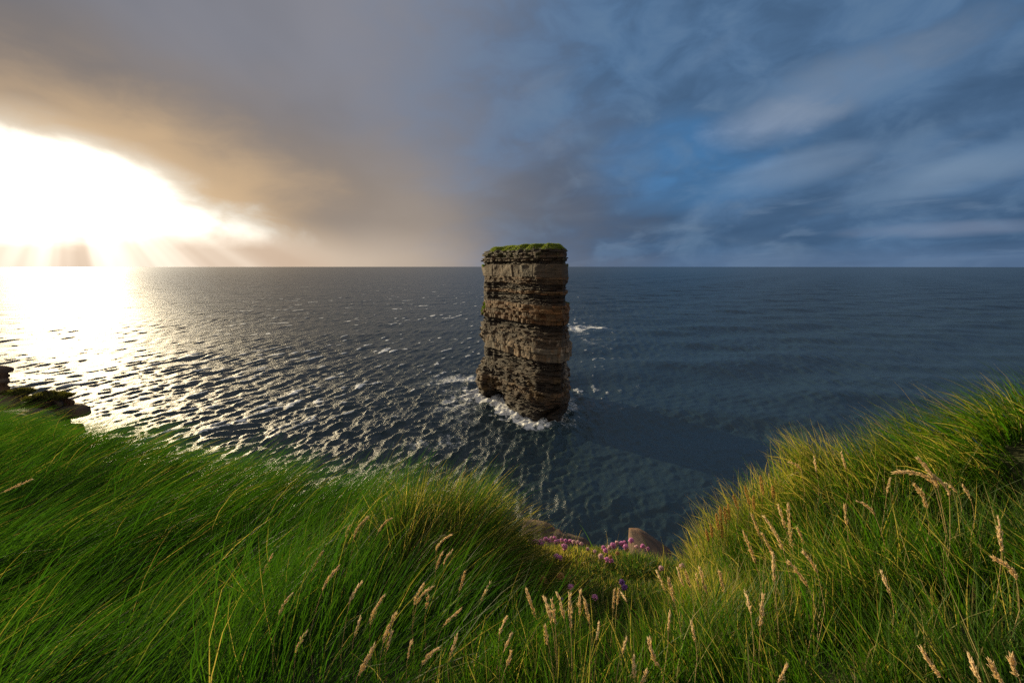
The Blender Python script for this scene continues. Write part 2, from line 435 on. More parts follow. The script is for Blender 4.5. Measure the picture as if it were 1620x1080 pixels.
def rock_mass(name, outline, bands, z1, seed, mat, parent, ds=.13, dz=.11, sway=None, cap_in=.8, joint=1.6, rough=.35, hi=None, hi_z=(1.4, 4.4)):
    """layered rock standing on the outline; bands: (z_low, z_high, offset, sublayer thickness, joint, colour, roughness)"""
    n = int(np.linalg.norm(np.diff(np.vstack([outline, outline[:1]]), axis=0), axis=1).sum() / ds)
    q, s, L = resample(outline, n, 5)
    tan = np.roll(q, -1, 0) - np.roll(q, 1, 0)
    nor = np.stack([tan[:, 1], -tan[:, 0]], 1)
    for _ in range(12): nor = (np.roll(nor, 1, 0) + 2 * nor + np.roll(nor, -1, 0)) / 4
    nor /= np.linalg.norm(nor, axis=1)[:, None]
    area = .5 * np.sum(q[:, 0] * np.roll(q[:, 1], -1) - np.roll(q[:, 0], -1) * q[:, 1])
    if area < 0: nor = -nor
    z = np.arange(bands[0][0], z1 + dz / 2, dz)
    S, Z = np.meshgrid(s, z)
    QX, QY = np.meshgrid(q[:, 0], z)[0], np.meshgrid(q[:, 1], z)[0]
    if hi is not None:                            # the outline changes with height
        q2 = resample(hi, n, 5)[0]
        f = sstep(hi_z[0], hi_z[1], Z + .8 * fbm(QX / 2, QY / 2, oct=2, seed=seed + 30))
        QX = QX * (1 - f) + q2[:, 0][None] * f; QY = QY * (1 - f) + q2[:, 1][None] * f
    Zb = Z + .16 * fbm(QX / 9, QY / 9, oct=2, seed=seed) + .10 * fbm(QX / 1.7, QY / 1.7, Z / 6, oct=2, seed=seed + 3)
    OFF = np.zeros_like(Z); C = np.zeros(Z.shape + (3,))
    rg = np.random.default_rng(seed)
    first = True
    for (za, zc, off, th, jw, colr, rf) in bands:
        zz = za
        while zz < zc - .02:
            h = th * (.55 + .9 * rg.random()); h = min(h, zc - zz)
            if zc - zz - h < th * .35: h = zc - zz
            sel = (Zb >= zz) & (Zb < zz + h)
            if first: sel |= Zb < zz
            if zz + h >= z1 - 1e-3: sel |= Zb >= zz + h
            first = False
            lay = off + rg.normal(0, .16) * rf
            w = jw * (.6 + .9 * rg.random()); sh = rg.random() * w
            wav = S + sh + .25 * w * vnoise(S / w, Z * 0 + zz, seed=seed + 9)
            j = np.floor(wav / w); fr = wav / w - j
            blk = (hsh(j, j * 0 + int(zz * 37), j * 0 + seed) - .5) * 2
            missing = (hsh(j, j * 0 + int(zz * 91) + 7, j * 0 + seed) < .13) * -.75
            groove = -np.exp(-((np.minimum(fr, 1 - fr) * w) / .10) ** 2) * .30
            fz = (Zb - zz) / h
            bed = -np.exp(-((np.minimum(fz, 1 - fz) * h) / .07) ** 2) * .20
            o = lay + rf * (.34 * blk + missing + groove) + bed * min(rf, 1)
            OFF = np.where(sel, o, OFF)
            g = (.82 + .36 * rg.random()) * (1 + .22 * blk)
            hue = hsh(j + 3, j * 0 + int(zz * 13), j * 0 + seed)
            cc = np.stack([colr[0] * g * (1 + .25 * (hue - .5)), colr[1] * g, colr[2] * g * (1 - .3 * (hue - .5))], -1)
            C = np.where(sel[..., None], cc, C)
            zz += h
    OFF += rough * fbm(QX / 2.2, QY / 2.2, Z / 1.5, oct=4, seed=seed + 5) + .9 * fbm(QX / 8, QY / 8, Z / 14, oct=2, seed=seed + 6) * rough * 2
    if sway is not None: OFF += sway(S / L, Z, q)
    X = QX + nor[:, 0] * OFF; Y = QY + nor[:, 1] * OFF
    # shoulders: pull the last rows in and close the top
    cen = q.mean(0)
    Zt = Z.copy()
    V = [np.stack([X, Y, Zt], -1).reshape(-1, 3)]
    Cs = [C.reshape(-1, 3)]
    tx, ty = X[-1], Y[-1]
    for kk, f in enumerate((.96, .9, .75, .5, .2)):
        xx = cen[0] + (tx - cen[0]) * f; yy = cen[1] + (ty - cen[1]) * f
        zt = z[-1] + cap_in * (1 - f) ** .7 + .10 * fbm(xx / 1.5, yy / 1.5, oct=3, seed=seed + 8)
        V.append(np.stack([xx, yy, zt], -1)); Cs.append(np.tile(np.array(bands[-1][5]), (n, 1)))
    V = np.concatenate(V); Cs = np.concatenate(Cs)
    nr = len(z) + 5
    quads = grid_quads(nr, n, wrap=True)
    V = np.vstack([V, [[cen[0], cen[1], z[-1] + cap_in]]]); Cs = np.vstack([Cs, Cs[-1:]])
    last = (nr - 1) * n + np.arange(n)
    tris = np.stack([last, np.roll(last, -1), np.full(n, len(V) - 1)], 1)
    if area < 0: quads = quads[:, ::-1]; tris = tris[:, ::-1]
    o = mesh_obj(name, V, quads, tris, mat, parent, attrs={'col': Cs})
    return o, q, nor, (X, Y, Z, C)


GREEN = dict()


def blades(root, length, width, lean, bend, up=None, seed=0, nseg=4, flat=.35):
    """ribbons: root (N,3), length (N), lean (N,3) = first direction, bend (N,3) = added along the length"""
    N = len(root)
    rg = np.random.default_rng(seed)
    t = np.linspace(0, 1, nseg + 1)
    d0 = lean / np.linalg.norm(lean, axis=1)[:, None]
    P = np.zeros((N, nseg + 1, 3)); P[:, 0] = root
    dirs = []
    for i in range(nseg + 1):
        d = d0 + bend * (t[i] ** 1.3)
        d /= np.linalg.norm(d, axis=1)[:, None]
        dirs.append(d)
        if i: P[:, i] = P[:, i - 1] + (dirs[i - 1] + d) * .5 * (length / nseg)[:, None]
    ph = rg.random(N) * 2 * math.pi
    side = np.stack([np.cos(ph), np.sin(ph), np.zeros(N)], 1)
    V = np.zeros((N, nseg * 2 + 1, 3))
    prof = np.array([.8, 1.0, .85, .6, .35, .2])[:nseg] if nseg <= 6 else None
    for i in range(nseg):
        sd = np.cross(side, dirs[i]); sd /= np.linalg.norm(sd, axis=1)[:, None] + 1e-9
        w = (width * .5 * prof[i])[:, None]
        V[:, 2 * i] = P[:, i] - sd * w; V[:, 2 * i + 1] = P[:, i] + sd * w
    V[:, 2 * nseg] = P[:, nseg]
    nv = 2 * nseg + 1
    base = np.arange(N)[:, None] * nv
    qs = [np.stack([2 * i + base[:, 0] * 1, 2 * i + 1 + base[:, 0], 2 * i + 3 + base[:, 0], 2 * i + 2 + base[:, 0]], 1) for i in range(nseg - 1)]
    tr = np.stack([2 * nseg - 2 + base[:, 0], 2 * nseg - 1 + base[:, 0], 2 * nseg + base[:, 0]], 1)
    tt = np.repeat(np.minimum(np.arange(nv) // 2, nseg), 1) / nseg
    return V.reshape(-1, 3), np.concatenate(qs), tr, nv, np.tile(tt, N)


def grass_material(name, gloss=.35, trans=.45):
    m, t = material(name)
    col = t.n('ShaderNodeAttribute', attribute_name='col').outputs['Color']
    p = t.n('ShaderNodeBsdfPrincipled', {'Base Color': col, 'Roughness': gloss, 'IOR': 1.4})
    tr = t.n('ShaderNodeBsdfTranslucent', {'Color': t.mix(1.0, col, (1.9, 1.9, .7, 1), 'MULTIPLY')})
    mx = t.n('ShaderNodeMixShader', {0: trans, 1: p.outputs[0], 2: tr.outputs[0]})
    t.n('ShaderNodeOutputMaterial', {'Surface': mx.outputs[0]})
    return m


M_GRASS = grass_material('grass_blades', .58, .42)
M_ROCK = rock_material('layered_rock', (.62, .53, .42))
M_SLAB = rock_material('slab_rock', (.80, .68, .56), 7.0)
M_CRAG = rock_material('crag_rock', (.82, .72, .64), 2.2)


def build_stack():
    root = empty('sea_stack', (3, 136, 0))
    tag(root, 'tall layered sea stack with a grass top standing alone in the sea', 'sea stack')
    brown = (.120, .084, .050); dark = (.046, .036, .026); pale = (.225, .195, .155); orange = (.185, .115, .052); grey = (.125, .103, .078); wet = (.028, .023, .017)
    mid = (.080, .060, .040)
    bands = [(-1.5, 1.6, .1, .6, 3.0, wet, 1.0), (1.6, 4.5, .25, .45, 2.6, dark, 1.1), (4.5, 6.2, .35, .35, 2.0, mid, 1.1), (6.2, 8.2, .15, .5, 1.8, brown, 1.2), (8.2, 11.0, -.15, .38, 2.4, dark, 1.1), (11.0, 12.2, .1, .6, 2.0, mid, 1.0), (12.2, 13.6, -.4, .32, 2.4, dark, 1.1),
             (13.6, 16.6, -1.2, .36, 2.6, dark, 1.0), (16.6, 20.2, .40, 1.7, 2.2, pale, .8), (20.2, 22.6, .2, .7, 2.6, grey, .7), (22.6, 24.4, -.3, .36, 2.6, mid, .8), (24.4, 26.4, -1.3, .32, 2.2, dark, 1.1),
             (26.4, 31.6, .25, .85, 1.9, orange, .85), (31.6, 34.4, -1.15, .28, 2.6, dark, 1.0), (34.4, 35.3, -.3, .3, 2.6, orange, .9), (35.3, 37.2, -.9, .28, 2.6, dark, 1.0), (37.2, 39.0, .05, .5, 2.6, brown, .8),
             (39.0, 42.4, .40, 3.4, 4.6, grey, .5), (42.4, 43.3, -1.2, .3, 2.2, dark, 1.3), (43.3, 45.6, .0, .45, 2.4, mid, 1.5), (45.6, 46.4, -.1, .35, 2.2, dark, 1.3)]
    upper = np.array([(-9.9, 147), (-8.4, 143.4), (-5.9, 139.8), (-3.4, 136.2), (-.8, 132.0), (3.2, 125.2), (6.6, 120.8), (9.6, 118.4),
                      (13.0, 118.0), (14.7, 121.2), (16.3, 127), (17.0, 134), (15.5, 150), (9, 160), (-2, 162), (-7.5, 156)], float)
    # how the left end bulges and draws in, read off the outline against the sea
    lz = np.array([-2, 0, 3, 7, 10, 14, 17, 20, 24, 27, 31, 35, 38, 43, 45.5, 46.6])
    lo = np.array([.6, .5, 1.6, 2.4, 1.2, -1.8, -1.6, .4, .6, .3, -1.0, -1.7, -1.3, -.3, -.4, -1.6])
    rz = np.array([-2, 0, 4, 12, 24, 32, 37, 40, 46.6]); ro = np.array([-1.2, -.8, -.2, -.1, -.1, -.5, -.8, -1.5, -1.9])

    def sway(u, Z, q):
        n = len(q)
        wl = np.exp(-((q[:, 0] + 8.5) / 5.0) ** 2)[None, :]
        wr = np.exp(-((q[:, 0] - 16.5) / 4.0) ** 2)[None, :]
        o = wl * np.interp(Z, lz, lo) + wr * np.interp(Z, rz, ro)
        fr = np.exp(-((q[:, 0] - 3.5) / 5.0) ** 2)[None, :] * (q[:, 1] < 140)[None, :]
        o += fr * .5 * sstep(4, 0, Z)
        cave = np.exp(-((q[:, 0] - 8.2) / .9) ** 2)[None, :] * (q[:, 1] < 130)[None, :]
        o += -2.4 * cave * sstep(6.0, 2.5, Z)
        return o
    o, q, nor, (X, Y, Z, C) = rock_mass('rock_body', STACK, bands, 46.4, 5, M_ROCK, root, sway=sway, cap_in=1.5, rough=.20, hi=upper)
    # guano down the right-hand edge, weed colour low down
    me = o.data
    o.matrix_parent_inverse = root.matrix_world.inverted() if False else o.matrix_parent_inverse
    for ob in (o,): ob.location = (-3, -136, 0)
    V = np.zeros(len(me.vertices) * 3, np.float32); me.vertices.foreach_get('co', V); V = V.reshape(-1, 3)
    cl = np.zeros(len(V) * 4, np.float32); me.attributes['col'].data.foreach_get('color', cl); cl = cl.reshape(-1, 4)
    side = sstep(13.3, 15.4, V[:, 0]) * (V[:, 1] < 135) * sstep(4, 12, V[:, 2]) * sstep(28, 17, V[:, 2])
    gu = side * sstep(.0, .5, fbm(V[:, 0] * 1.3, V[:, 1] * 1.3, V[:, 2] * .22, oct=4, seed=61))
    gu = np.maximum(gu, .55 * sstep(.45, .9, fbm(V[:, 0] * .9, V[:, 1] * .9, V[:, 2] * .25, oct=4, seed=66)) * sstep(15, 18, V[:, 2]) * sstep(25, 20, V[:, 2]))
    cl[:, :3] = cl[:, :3] * (1 - gu[:, None]) + np.array([.62, .61, .58]) * gu[:, None]
    al = sstep(.1, .8, fbm(V[:, 0] / 3, V[:, 1] / 3, V[:, 2] / 3, oct=3, seed=63)) * sstep(16, 8, V[:, 2]) * sstep(1.2, 3, V[:, 2]) * .7
    cl[:, :3] = cl[:, :3] * (1 - al[:, None]) + np.array([.16, .11, .03]) * al[:, None]
    ms = sstep(.15, .7, fbm(V[:, 0] / 2, V[:, 1] / 2, V[:, 2] / 1.5, oct=3, seed=64)) * sstep(41.5, 44.5, V[:, 2]) * .75
    cl[:, :3] = cl[:, :3] * (1 - ms[:, None]) + np.array([.07, .09, .02]) * ms[:, None]
    me.attributes['col'].data.foreach_set('color', cl.ravel())
    # turf on top
    rg = np.random.default_rng(9)
    qo = np.stack([X[-1], Y[-1]], 1)
    cen = qo.mean(0)

    def inside(n, poly):
        out = []
        mn, mx = poly.min(0), poly.max(0)
        while len(out) < n:
            p = mn + rg.random((n * 2, 2)) * (mx - mn)
            out.extend(p[poly_dist(p[:, 0], p[:, 1], poly[::12]) < .15])
        return np.array(out[:n])
    P = inside(42000, qo)
    dd = -poly_dist(P[:, 0], P[:, 1], qo[::12])
    zz = 46.4 + 1.45 * sstep(-.2, 1.8, dd) * (.9 + .14 * fbm(P[:, 0] / 3, P[:, 1] / 3, oct=2, seed=71)) + .10 * fbm(P[:, 0] / 1.5, P[:, 1] / 1.5, oct=2, seed=73)
    zz -= 1.3 * sstep(-5, -9, P[:, 0]) + .3 * sstep(13, 17, P[:, 0])
    root3 = np.stack([P[:, 0] - 3, P[:, 1] - 136, zz - .15], 1)
    N = len(P)
    lean = np.stack([rg.normal(.25, .45, N), rg.normal(0, .45, N), np.ones(N)], 1)
    out = (P - cen) / (np.linalg.norm(P - cen, axis=1)[:, None] + 1e-6)
    bend = np.stack([rg.normal(.3, .5, N), rg.normal(0, .5, N), rg.normal(-.3, .3, N)], 1)
    edge = sstep(1.2, 0, dd)[:, None]
    bend[:, :2] += out * edge * .9; bend[:, 2:] -= edge * .9
    L = (.30 + .28 * rg.random(N)) * (.9 + .25 * vnoise(P[:, 0] / 2, P[:, 1] / 2, seed=3))
    Vb, qd, tr, nv, tt = blades(root3, L, np.full(N, .075), lean, bend, seed=5, nseg=3)
    g = rg.random(N)
    base = np.array([.105, .160, .020])[None] * (.6 + .7 * g)[:, None] + np.array([.06, .03, 0])[None] * (rg.random(N) ** 2)[:, None]
    cb = np.repeat(base, nv, 0)
    tag(mesh_obj('grass_cap', Vb, qd, tr, M_GRASS, root, attrs={'col': cb}), kind='stuff')
    # tufts on ledges of the left end and the right corner
    for (tx, ty, cz, rx, rz_, n, sd) in ((-9.2, 145.0, 29.6, .8, .9, 1500, 1), (-9.4, 145.6, 27.6, .6, .5, 700, 2), (16.3, 127, 37.6, .7, 1.0, 900, 3), (14.8, 122.5, 42.3, .7, .7, 700, 4), (16.6, 128, 31.4, .7, .4, 400, 6), (-9.0, 144.5, 42.0, .6, .35, 400, 7)):
        j = int(np.argmin((q[:, 0] - tx) ** 2 + (q[:, 1] - ty) ** 2)); nn = len(q)
        jj = (j + np.round(rg.normal(0, rx / .13, n)).astype(int)) % nn
        kk = np.clip(np.round((cz + rg.normal(0, rz_ * .6, n) - Z[0, 0]) / .11).astype(int), 0, Z.shape[0] - 1)
        cx = tx
        p = np.stack([X[kk, jj] - 3 - nor[jj, 0] * .05, Y[kk, jj] - 136 - nor[jj, 1] * .05, Z[kk, jj]], 1)
        le = np.stack([rg.normal(-.2 if cx < 0 else .3, .5, n), rg.normal(-.4, .5, n), np.ones(n)], 1)
        be = np.stack([rg.normal(0, .5, n), rg.normal(-.2, .5, n), rg.normal(-.7, .4, n)], 1)
        Vb, qd, tr, nv, tt = blades(p, (.22 + .22 * rg.random(n)), np.full(n, .07), le, be, seed=sd, nseg=3)
        base = np.array([.070, .125, .018])[None] * (.6 + .7 * rg.random(n))[:, None]
        tag(mesh_obj('ledge_grass', Vb, qd, tr, M_GRASS, root, attrs={'col': np.repeat(base, nv, 0)}), kind='stuff')


build_stack()

# ------------------------------------------------------------------ clifftop: heights of the grass canopy (pixel, distance ahead)
CTRL_PX = [(0, 658, 4.0), (150, 695, 3.2), (300, 735, 2.8), (440, 770, 2.6), (560, 768, 2.5), (700, 778, 2.4), (790, 800, 2.3), (60, 720, 3.0),
           (0, 800, 2.2), (200, 800, 2.15), (350, 800, 2.15), (200, 900, 1.65), (400, 900, 1.6), (560, 860, 1.85), (660, 860, 1.85), (0, 950, 1.45), (0, 1080, 1.0), (300, 1080, .95), (600, 1080, .88), (600, 950, 1.28),
           (740, 930, 1.55), (810, 1080, .86), (800, 960, 1.5), (880, 1000, 1.18), (840, 900, 2.0), (900, 930, 1.75), (870, 856, 2.45), (960, 858, 2.5), (1040, 868, 2.45), (1100, 862, 2.4), (1000, 950, 1.55),
           (1060, 1000, 1.1), (1060, 1080, .84), (1180, 800, 2.35), (1215, 745, 2.25), (1250, 712, 2.2), (1400, 706, 2.0), (1500, 672, 1.85), (1550, 655, 1.75), (1620, 610, 1.6),
           (1250, 850, 1.8), (1200, 950, 1.3), (1300, 1000, 1.02), (1400, 800, 1.6), (1500, 850, 1.25), (1620, 800, 1.25), (1620, 1080, .78), (1620, 690, 1.5), (1350, 1080, .82)]
cp = []
for (px, py, Yd) in CTRL_PX:
    p = at(px, py, Yd); cp.append((p[0], p[1], p[2] - CAM_Z))
cp += [(-1, -2, -1.05), (2, -2, -.75), (0, -3.5, -1.0), (0, 0, -.98), (-2, 0, -1.1), (2.2, 0, -.62), (-4.5, 1, -1.35), (-7, 3.5, -1.7), (3.5, 0, -.35), (3.5, 1.6, -.25), (-10, 6, -2.3), (6, 1.4, -.15), (-6, -3, -1.3), (7, -3, -.2), (-11, -3, -1.6), (9, 1, -.1), (-11, 2, -1.9)]
cp = np.array(cp)


def tps_fit(p, lam=.005):
    n = len(p)
    d = np.hypot(p[:, None, 0] - p[None, :, 0], p[:, None, 1] - p[None, :, 1])
    K = np.where(d > 0, d * d * np.log(d + 1e-12), 0) + lam * np.eye(n)
    Pm = np.c_[np.ones(n), p[:, :2]]
    A = np.block([[K, Pm], [Pm.T, np.zeros((3, 3))]])
    return np.linalg.solve(A, np.r_[p[:, 2], 0, 0, 0])


TW = tps_fit(cp)


def canopy(X, Y):
    X = np.asarray(X, float); Y = np.asarray(Y, float)
    sh = X.shape; x = X.ravel(); y = Y.ravel()
    out = np.empty(len(x))
    for i in range(0, len(x), 100000):
        d = np.hypot(x[i:i + 100000, None] - cp[None, :, 0], y[i:i + 100000, None] - cp[None, :, 1])
        K = np.where(d > 0, d * d * np.log(d + 1e-12), 0)
        out[i:i + 100000] = K @ TW[:-3] + TW[-3] + TW[-2] * x[i:i + 100000] + TW[-1] * y[i:i + 100000]
    return out.reshape(sh)


EDGE = np.array([(-14, 8.6), (-10, 7.0), (-7, 5.4), (-4.7, 4.05), (-3.08, 3.25), (-2.1, 2.85), (-1.43, 2.64), (-.39, 2.45), (-.03, 2.42), (.2, 2.55), (.57, 2.66), (1.06, 2.55), (1.3, 2.45), (1.45, 2.28), (1.73, 2.06), (1.95, 1.72), (2.6, 1.66), (4, 1.6), (10, 1.0)])


def edge_y(X):
    return np.interp(X, EDGE[:, 0], EDGE[:, 1])


def sward(X, Y):
    """height of the grass above the ground"""
    dip = np.exp(-(((X - .45) / .50) ** 2 + ((Y - 2.15) / .55) ** 2) ** 2)
    return .23 - .17 * dip


def ground_z(X, Y):
    X = np.asarray(X, float); Y = np.asarray(Y, float)
    ye = edge_y(X)
    yc = np.minimum(Y, ye)
    z = canopy(X, yc) - sward(X, yc) + .035 * fbm(X * 1.6, yc * 1.6, oct=3, seed=91)
    t = np.maximum(Y - ye, 0)
    return z - 2.2 * t ** 1.5 + CAM_Z


def ground_normal(X, Y, e=.03):
    gx = (ground_z(X + e, Y) - ground_z(X - e, Y)) / (2 * e); gy = (ground_z(X, Y + e) - ground_z(X, Y - e)) / (2 * e)
    n = np.stack([-gx, -gy, np.ones_like(gx)], -1)
    return n / np.linalg.norm(n, axis=-1)[..., None]


def hit(px, py, lift=0.0):
    """where a line of sight meets the ground (+ lift)"""
    d = ray(px, py); d = d / np.linalg.norm(d)
    t = np.linspace(.4, 7, 900)
    P = d[None] * t[:, None]
    g = ground_z(P[:, 0], P[:, 1]) - CAM_Z + lift
    below = np.nonzero(P[:, 2] < g)[0]
    i = below[0] if len(below) else len(t) - 1
    p = P[i].copy(); p[2] += CAM_Z
    ye = float(edge_y(p[0])) - .05
    if p[1] > ye:                                 # nothing roots beyond the turf edge
        for _ in range(4):
            p = at(px, py, ye); ye = float(edge_y(p[0])) - .05
    return p


def build_ground():
    xs = np.concatenate([np.arange(-14, -4, .12), np.arange(-4, 3.2, .045), np.arange(3.2, 10, .12)])
    rows = []
    V = []; 
    ye = edge_y(xs)
    tt = np.linspace(0, 1, 130)
    for t in tt:
        y = -6 + (ye + .18 + 6) * (1 - (1 - t) ** 1.6)
        V.append(np.stack([xs, y, ground_z(xs, y)], 1))
    top = V[-1]
    # the cliff face under the turf lip
    dep = np.concatenate([np.linspace(.08, 3, 30), np.linspace(3.4, 44.5, 110)])
    W = [top]
    for d in dep:
        lay = np.floor(d / .55)
        o = .22 * fbm(xs / 2.3, np.full_like(xs, d / 3), oct=4, seed=95) + .28 * (hsh(lay + 0 * xs, np.floor(xs / 1.7 + lay * .37)) - .5) - .10 * (1 - math.exp(-d * 3)) + .02 * d
        W.append(np.stack([xs + .1 * fbm(xs, np.full_like(xs, d), oct=2, seed=97), top[:, 1] + o * sstep(0, .6, d), top[:, 2] - d], 1))
    m, t = material('turf_soil')
    pos = t.n('ShaderNodeTexCoord').outputs['Object']
    nz = t.noise(pos, 9, 6, .65).outputs[0]
    c = t.mix(t.ss(nz, .35, .65), (.018, .024, .006, 1), (.045, .050, .014, 1))
    b = t.n('ShaderNodeBump', {'Height': nz, 'Strength': .8, 'Distance': .05})
    t.n('ShaderNodeOutputMaterial', {'Surface': t.n('ShaderNodeBsdfPrincipled', {'Base Color': c, 'Roughness': .95, 'Normal': b.outputs[0]}).outputs[0]})
    V = np.concatenate(V)
    o = mesh_obj('clifftop_ground', V, grid_quads(130, len(xs)), mat=m, smooth=True)
    tag(o, 'sloping turf ground of the clifftop under the long grass', 'ground', kind='structure')
    W = np.concatenate(W)
    cc = np.tile(np.array([.20, .15, .10]), (len(W), 1)) * (.7 + .6 * hsh(np.floor(W[:, 2] / .55), np.floor(W[:, 0] / 1.7)))[:, None]
    o = mesh_obj('cliff_face', W, grid_quads(len(dep) + 1, len(xs)), mat=M_ROCK, attrs={'col': cc})
    tag(o, 'steep layered rock face dropping from the turf edge to the sea', 'cliff', kind='structure')


build_ground()


# ------------------------------------------------------------------ rocks at the edge
def slab(name, label, pts_px, Y0, Y1, depth, seed, colr):
    """joint-bounded block: top edge seen in the picture at distance Y1, running back to Y0"""
    top_far = [at(a, b, y) for a, b, y in pts_px]
    n = len(top_far)
    far = np.array(top_far)
    K = 26; M = 14; D = 26
    s = np.linspace(0, n - 1, K)
    fx = np.stack([np.interp(s, np.arange(n), far[:, i]) for i in range(3)], 1)
    rows = []
    # top surface from the back to the far edge, then down the far face
    for i in range(M):
        f = i / (M - 1)
        r = fx.copy(); r[:, 1] = Y0 + (fx[:, 1] - Y0) * f
        r[:, 0] = fx[:, 0] * (r[:, 1] / fx[:, 1]) ** .6
        r[:, 2] = fx[:, 2] + (1 - f) * .25
        rows.append(r)
    for i in range(1, D):
        r = fx.copy(); r[:, 2] = fx[:, 2] - depth * (i / (D - 1)) ** 1.5; r[:, 1] -= .05 * (i / D)
        rows.append(r)
    V = np.concatenate(rows)
    nse = fbm(V[:, 0] * 3, V[:, 1] * 3, V[:, 2] * 3, oct=5, seed=seed)
    V[:, 2] += .022 * nse - .03 * (np.abs(fbm(V[:, 0] * 2.2, V[:, 1] * 2.2, oct=3, seed=seed + 12)) < .07); V[:, 1] += .03 * fbm(V[:, 0] * 4, V[:, 1] * 2, V[:, 2] * 4, oct=4, seed=seed + 1)
    V[:, 0] += .02 * fbm(V[:, 0] * 4, V[:, 1] * 4, V[:, 2] * 4, oct=4, seed=seed + 2)
    quads = grid_quads(M + D - 1, K)
    # side faces
    nr = M + D - 1
    base_z = V[:, 2].min() - .1
    extra = []; eq = []
    off = len(V)
    for side in (0, K - 1):
        idx = np.arange(M) * K + side
        low = V[idx].copy(); low[:, 2] = base_z
        st = off + len(extra); extra.extend(low)
        for i in range(M - 1):
            q = [idx[i], idx[i + 1], st + i + 1, st + i]
            eq.append(q if side == 0 else q[::-1])
    V = np.vstack([V, np.array(extra)]); quads = np.vstack([quads, np.array(eq)])
    cc = np.tile(np.array(colr), (len(V), 1)) * (.85 + .25 * fbm(V[:, 0] * 6, V[:, 1] * 6, V[:, 2] * 6, oct=3, seed=seed + 4))[:, None]
    c0 = V.mean(0)
    o = mesh_obj(name, V - c0, quads, mat=M_SLAB, attrs={'col': cc}, loc=c0)
    tag(o, label, 'rock', 'rock slabs at the cliff edge')
    return o


slab('rock_slab', 'brown rock slab with a sharp upright left edge behind the pink flowers', [(996, 837, 4.0), (1012, 838, 4.0), (1034, 849, 3.95), (1058, 868, 3.9), (1064, 884, 3.9)], 2.7, 4.0, 2.6, 101, (.135, .100, .072))
slab('rock_slab', 'low rounded brown rock slab half hidden by the overhanging grass tuft', [(826, 818, 4.0), (856, 822, 4.0), (892, 834, 3.95), (926, 853, 3.9), (952, 880, 3.85), (962, 900, 3.8)], 2.7, 4.0, 2.6, 104, (.13, .098, .072))


def outcrop(name, label, cx, cy, rx, ry, ztop, zbase, seed, green, rot=0.0, stp=.8):
    a = np.linspace(0, 2 * math.pi, 10, endpoint=False)
    rg = np.random.default_rng(seed)
    f = 1 + .18 * rg.normal(size=10)
    sq = np.maximum(np.abs(np.cos(a)), np.abs(np.sin(a)))
    px = rx * np.cos(a) / sq ** .8 * f; py = ry * np.sin(a) / sq ** .8 * f
    out = np.stack([cx + px * math.cos(rot) - py * math.sin(rot), cy + px * math.sin(rot) + py * math.cos(rot)], 1)
    root = empty(name, (cx, cy, zbase)); tag(root, label, 'rock', 'rocks of the headland on the left')
    cols = [(.095, .068, .05), (.065, .05, .036), (.12, .09, .066)]
    bands = []; z = zbase; i = 0
    while z < ztop - .01:
        h = min(stp * (.6 + rg.random()), ztop - z)
        bands.append((z, z + h, rg.normal(0, .16), h * .6, 1.3, cols[i % 3], .8)); z += h; i += 1
    o, q, nor, _ = rock_mass('rock_body', out, bands, ztop, seed, M_CRAG, root, ds=.10, dz=.09, cap_in=.35, rough=.16)
    o.location = (-cx, -cy, -zbase)
    if green:
        n = 5200
        p = []
        mn, mx = q.min(0), q.max(0)
        while len(p) < n:
            pp = mn + rg.random((n * 2, 2)) * (mx - mn); p.extend(pp[poly_dist(pp[:, 0], pp[:, 1], q[::4]) < -.02])
        p = np.array(p[:n]); dd = -poly_dist(p[:, 0], p[:, 1], q[::4])
        zz = ztop + .3 * sstep(0, .9, dd) + .12 * fbm(p[:, 0] * 1.2, p[:, 1] * 1.2, oct=2, seed=seed)
        le = np.stack([rg.normal(.5, .4, n), rg.normal(.1, .4, n), np.ones(n)], 1); be = np.stack([rg.normal(.6, .4, n), rg.normal(.2, .4, n), rg.normal(-.4, .3, n)], 1)
        Vb, qd, tr, nv, tt = blades(np.stack([p[:, 0] - cx, p[:, 1] - cy, zz - zbase - .05], 1), .14 + .16 * rg.random(n), np.full(n, .03), le, be, seed=seed, nseg=3)
        base = np.array([.075, .075, .022])[None] * (.5 + .8 * rg.random(n))[:, None]
        tag(mesh_obj('grass_cap', Vb, qd, tr, M_GRASS, root, attrs={'col': np.repeat(base, nv, 0)}), kind='stuff')
    return root


# distances: the headland stands about 20 m off
pA = at(-12, 582, 24.0); outcrop('rock_outcrop', 'tall layered rock tower cut off by the left edge of the picture', pA[0] - .35, 24.0, 1.15, .7, pA[2] - .05, pA[2] - 8.0, 201, False)
pB = at(22, 626, 23.0); outcrop('rock_outcrop', 'small grassy rock hump behind the broad dark block', pB[0], 23.2, .6, .5, pB[2] + .1, pB[2] - 7.5, 203, True)
pC = at(72, 633, 20.5); outcrop('rock_outcrop', 'broad dark rock block with a thin grass top above the sun-lit sea', pC[0] - .1, 20.6, .85, .45, pC[2] + .12, pC[2] - 7, 205, True)
pD = at(30, 652, 18.5); outcrop('rock_outcrop', 'low stepped rock ledge between the layered tower and the grass', pD[0] - 1.0, 18.8, 1.3, .9, pD[2] - .3, pD[2] - 6, 207, False)

# ------------------------------------------------------------------ grass
def field(n, x0, x1, y0, y1, dens, seed):
    rg = np.random.default_rng(seed)
    X = x0 + rg.random(n) * (x1 - x0); Y = y0 + rg.random(n) * (y1 - y0)
    keep = (Y < edge_y(X) + .14) & (rg.random(n) < dens(X, Y))
    return X[keep], Y[keep]


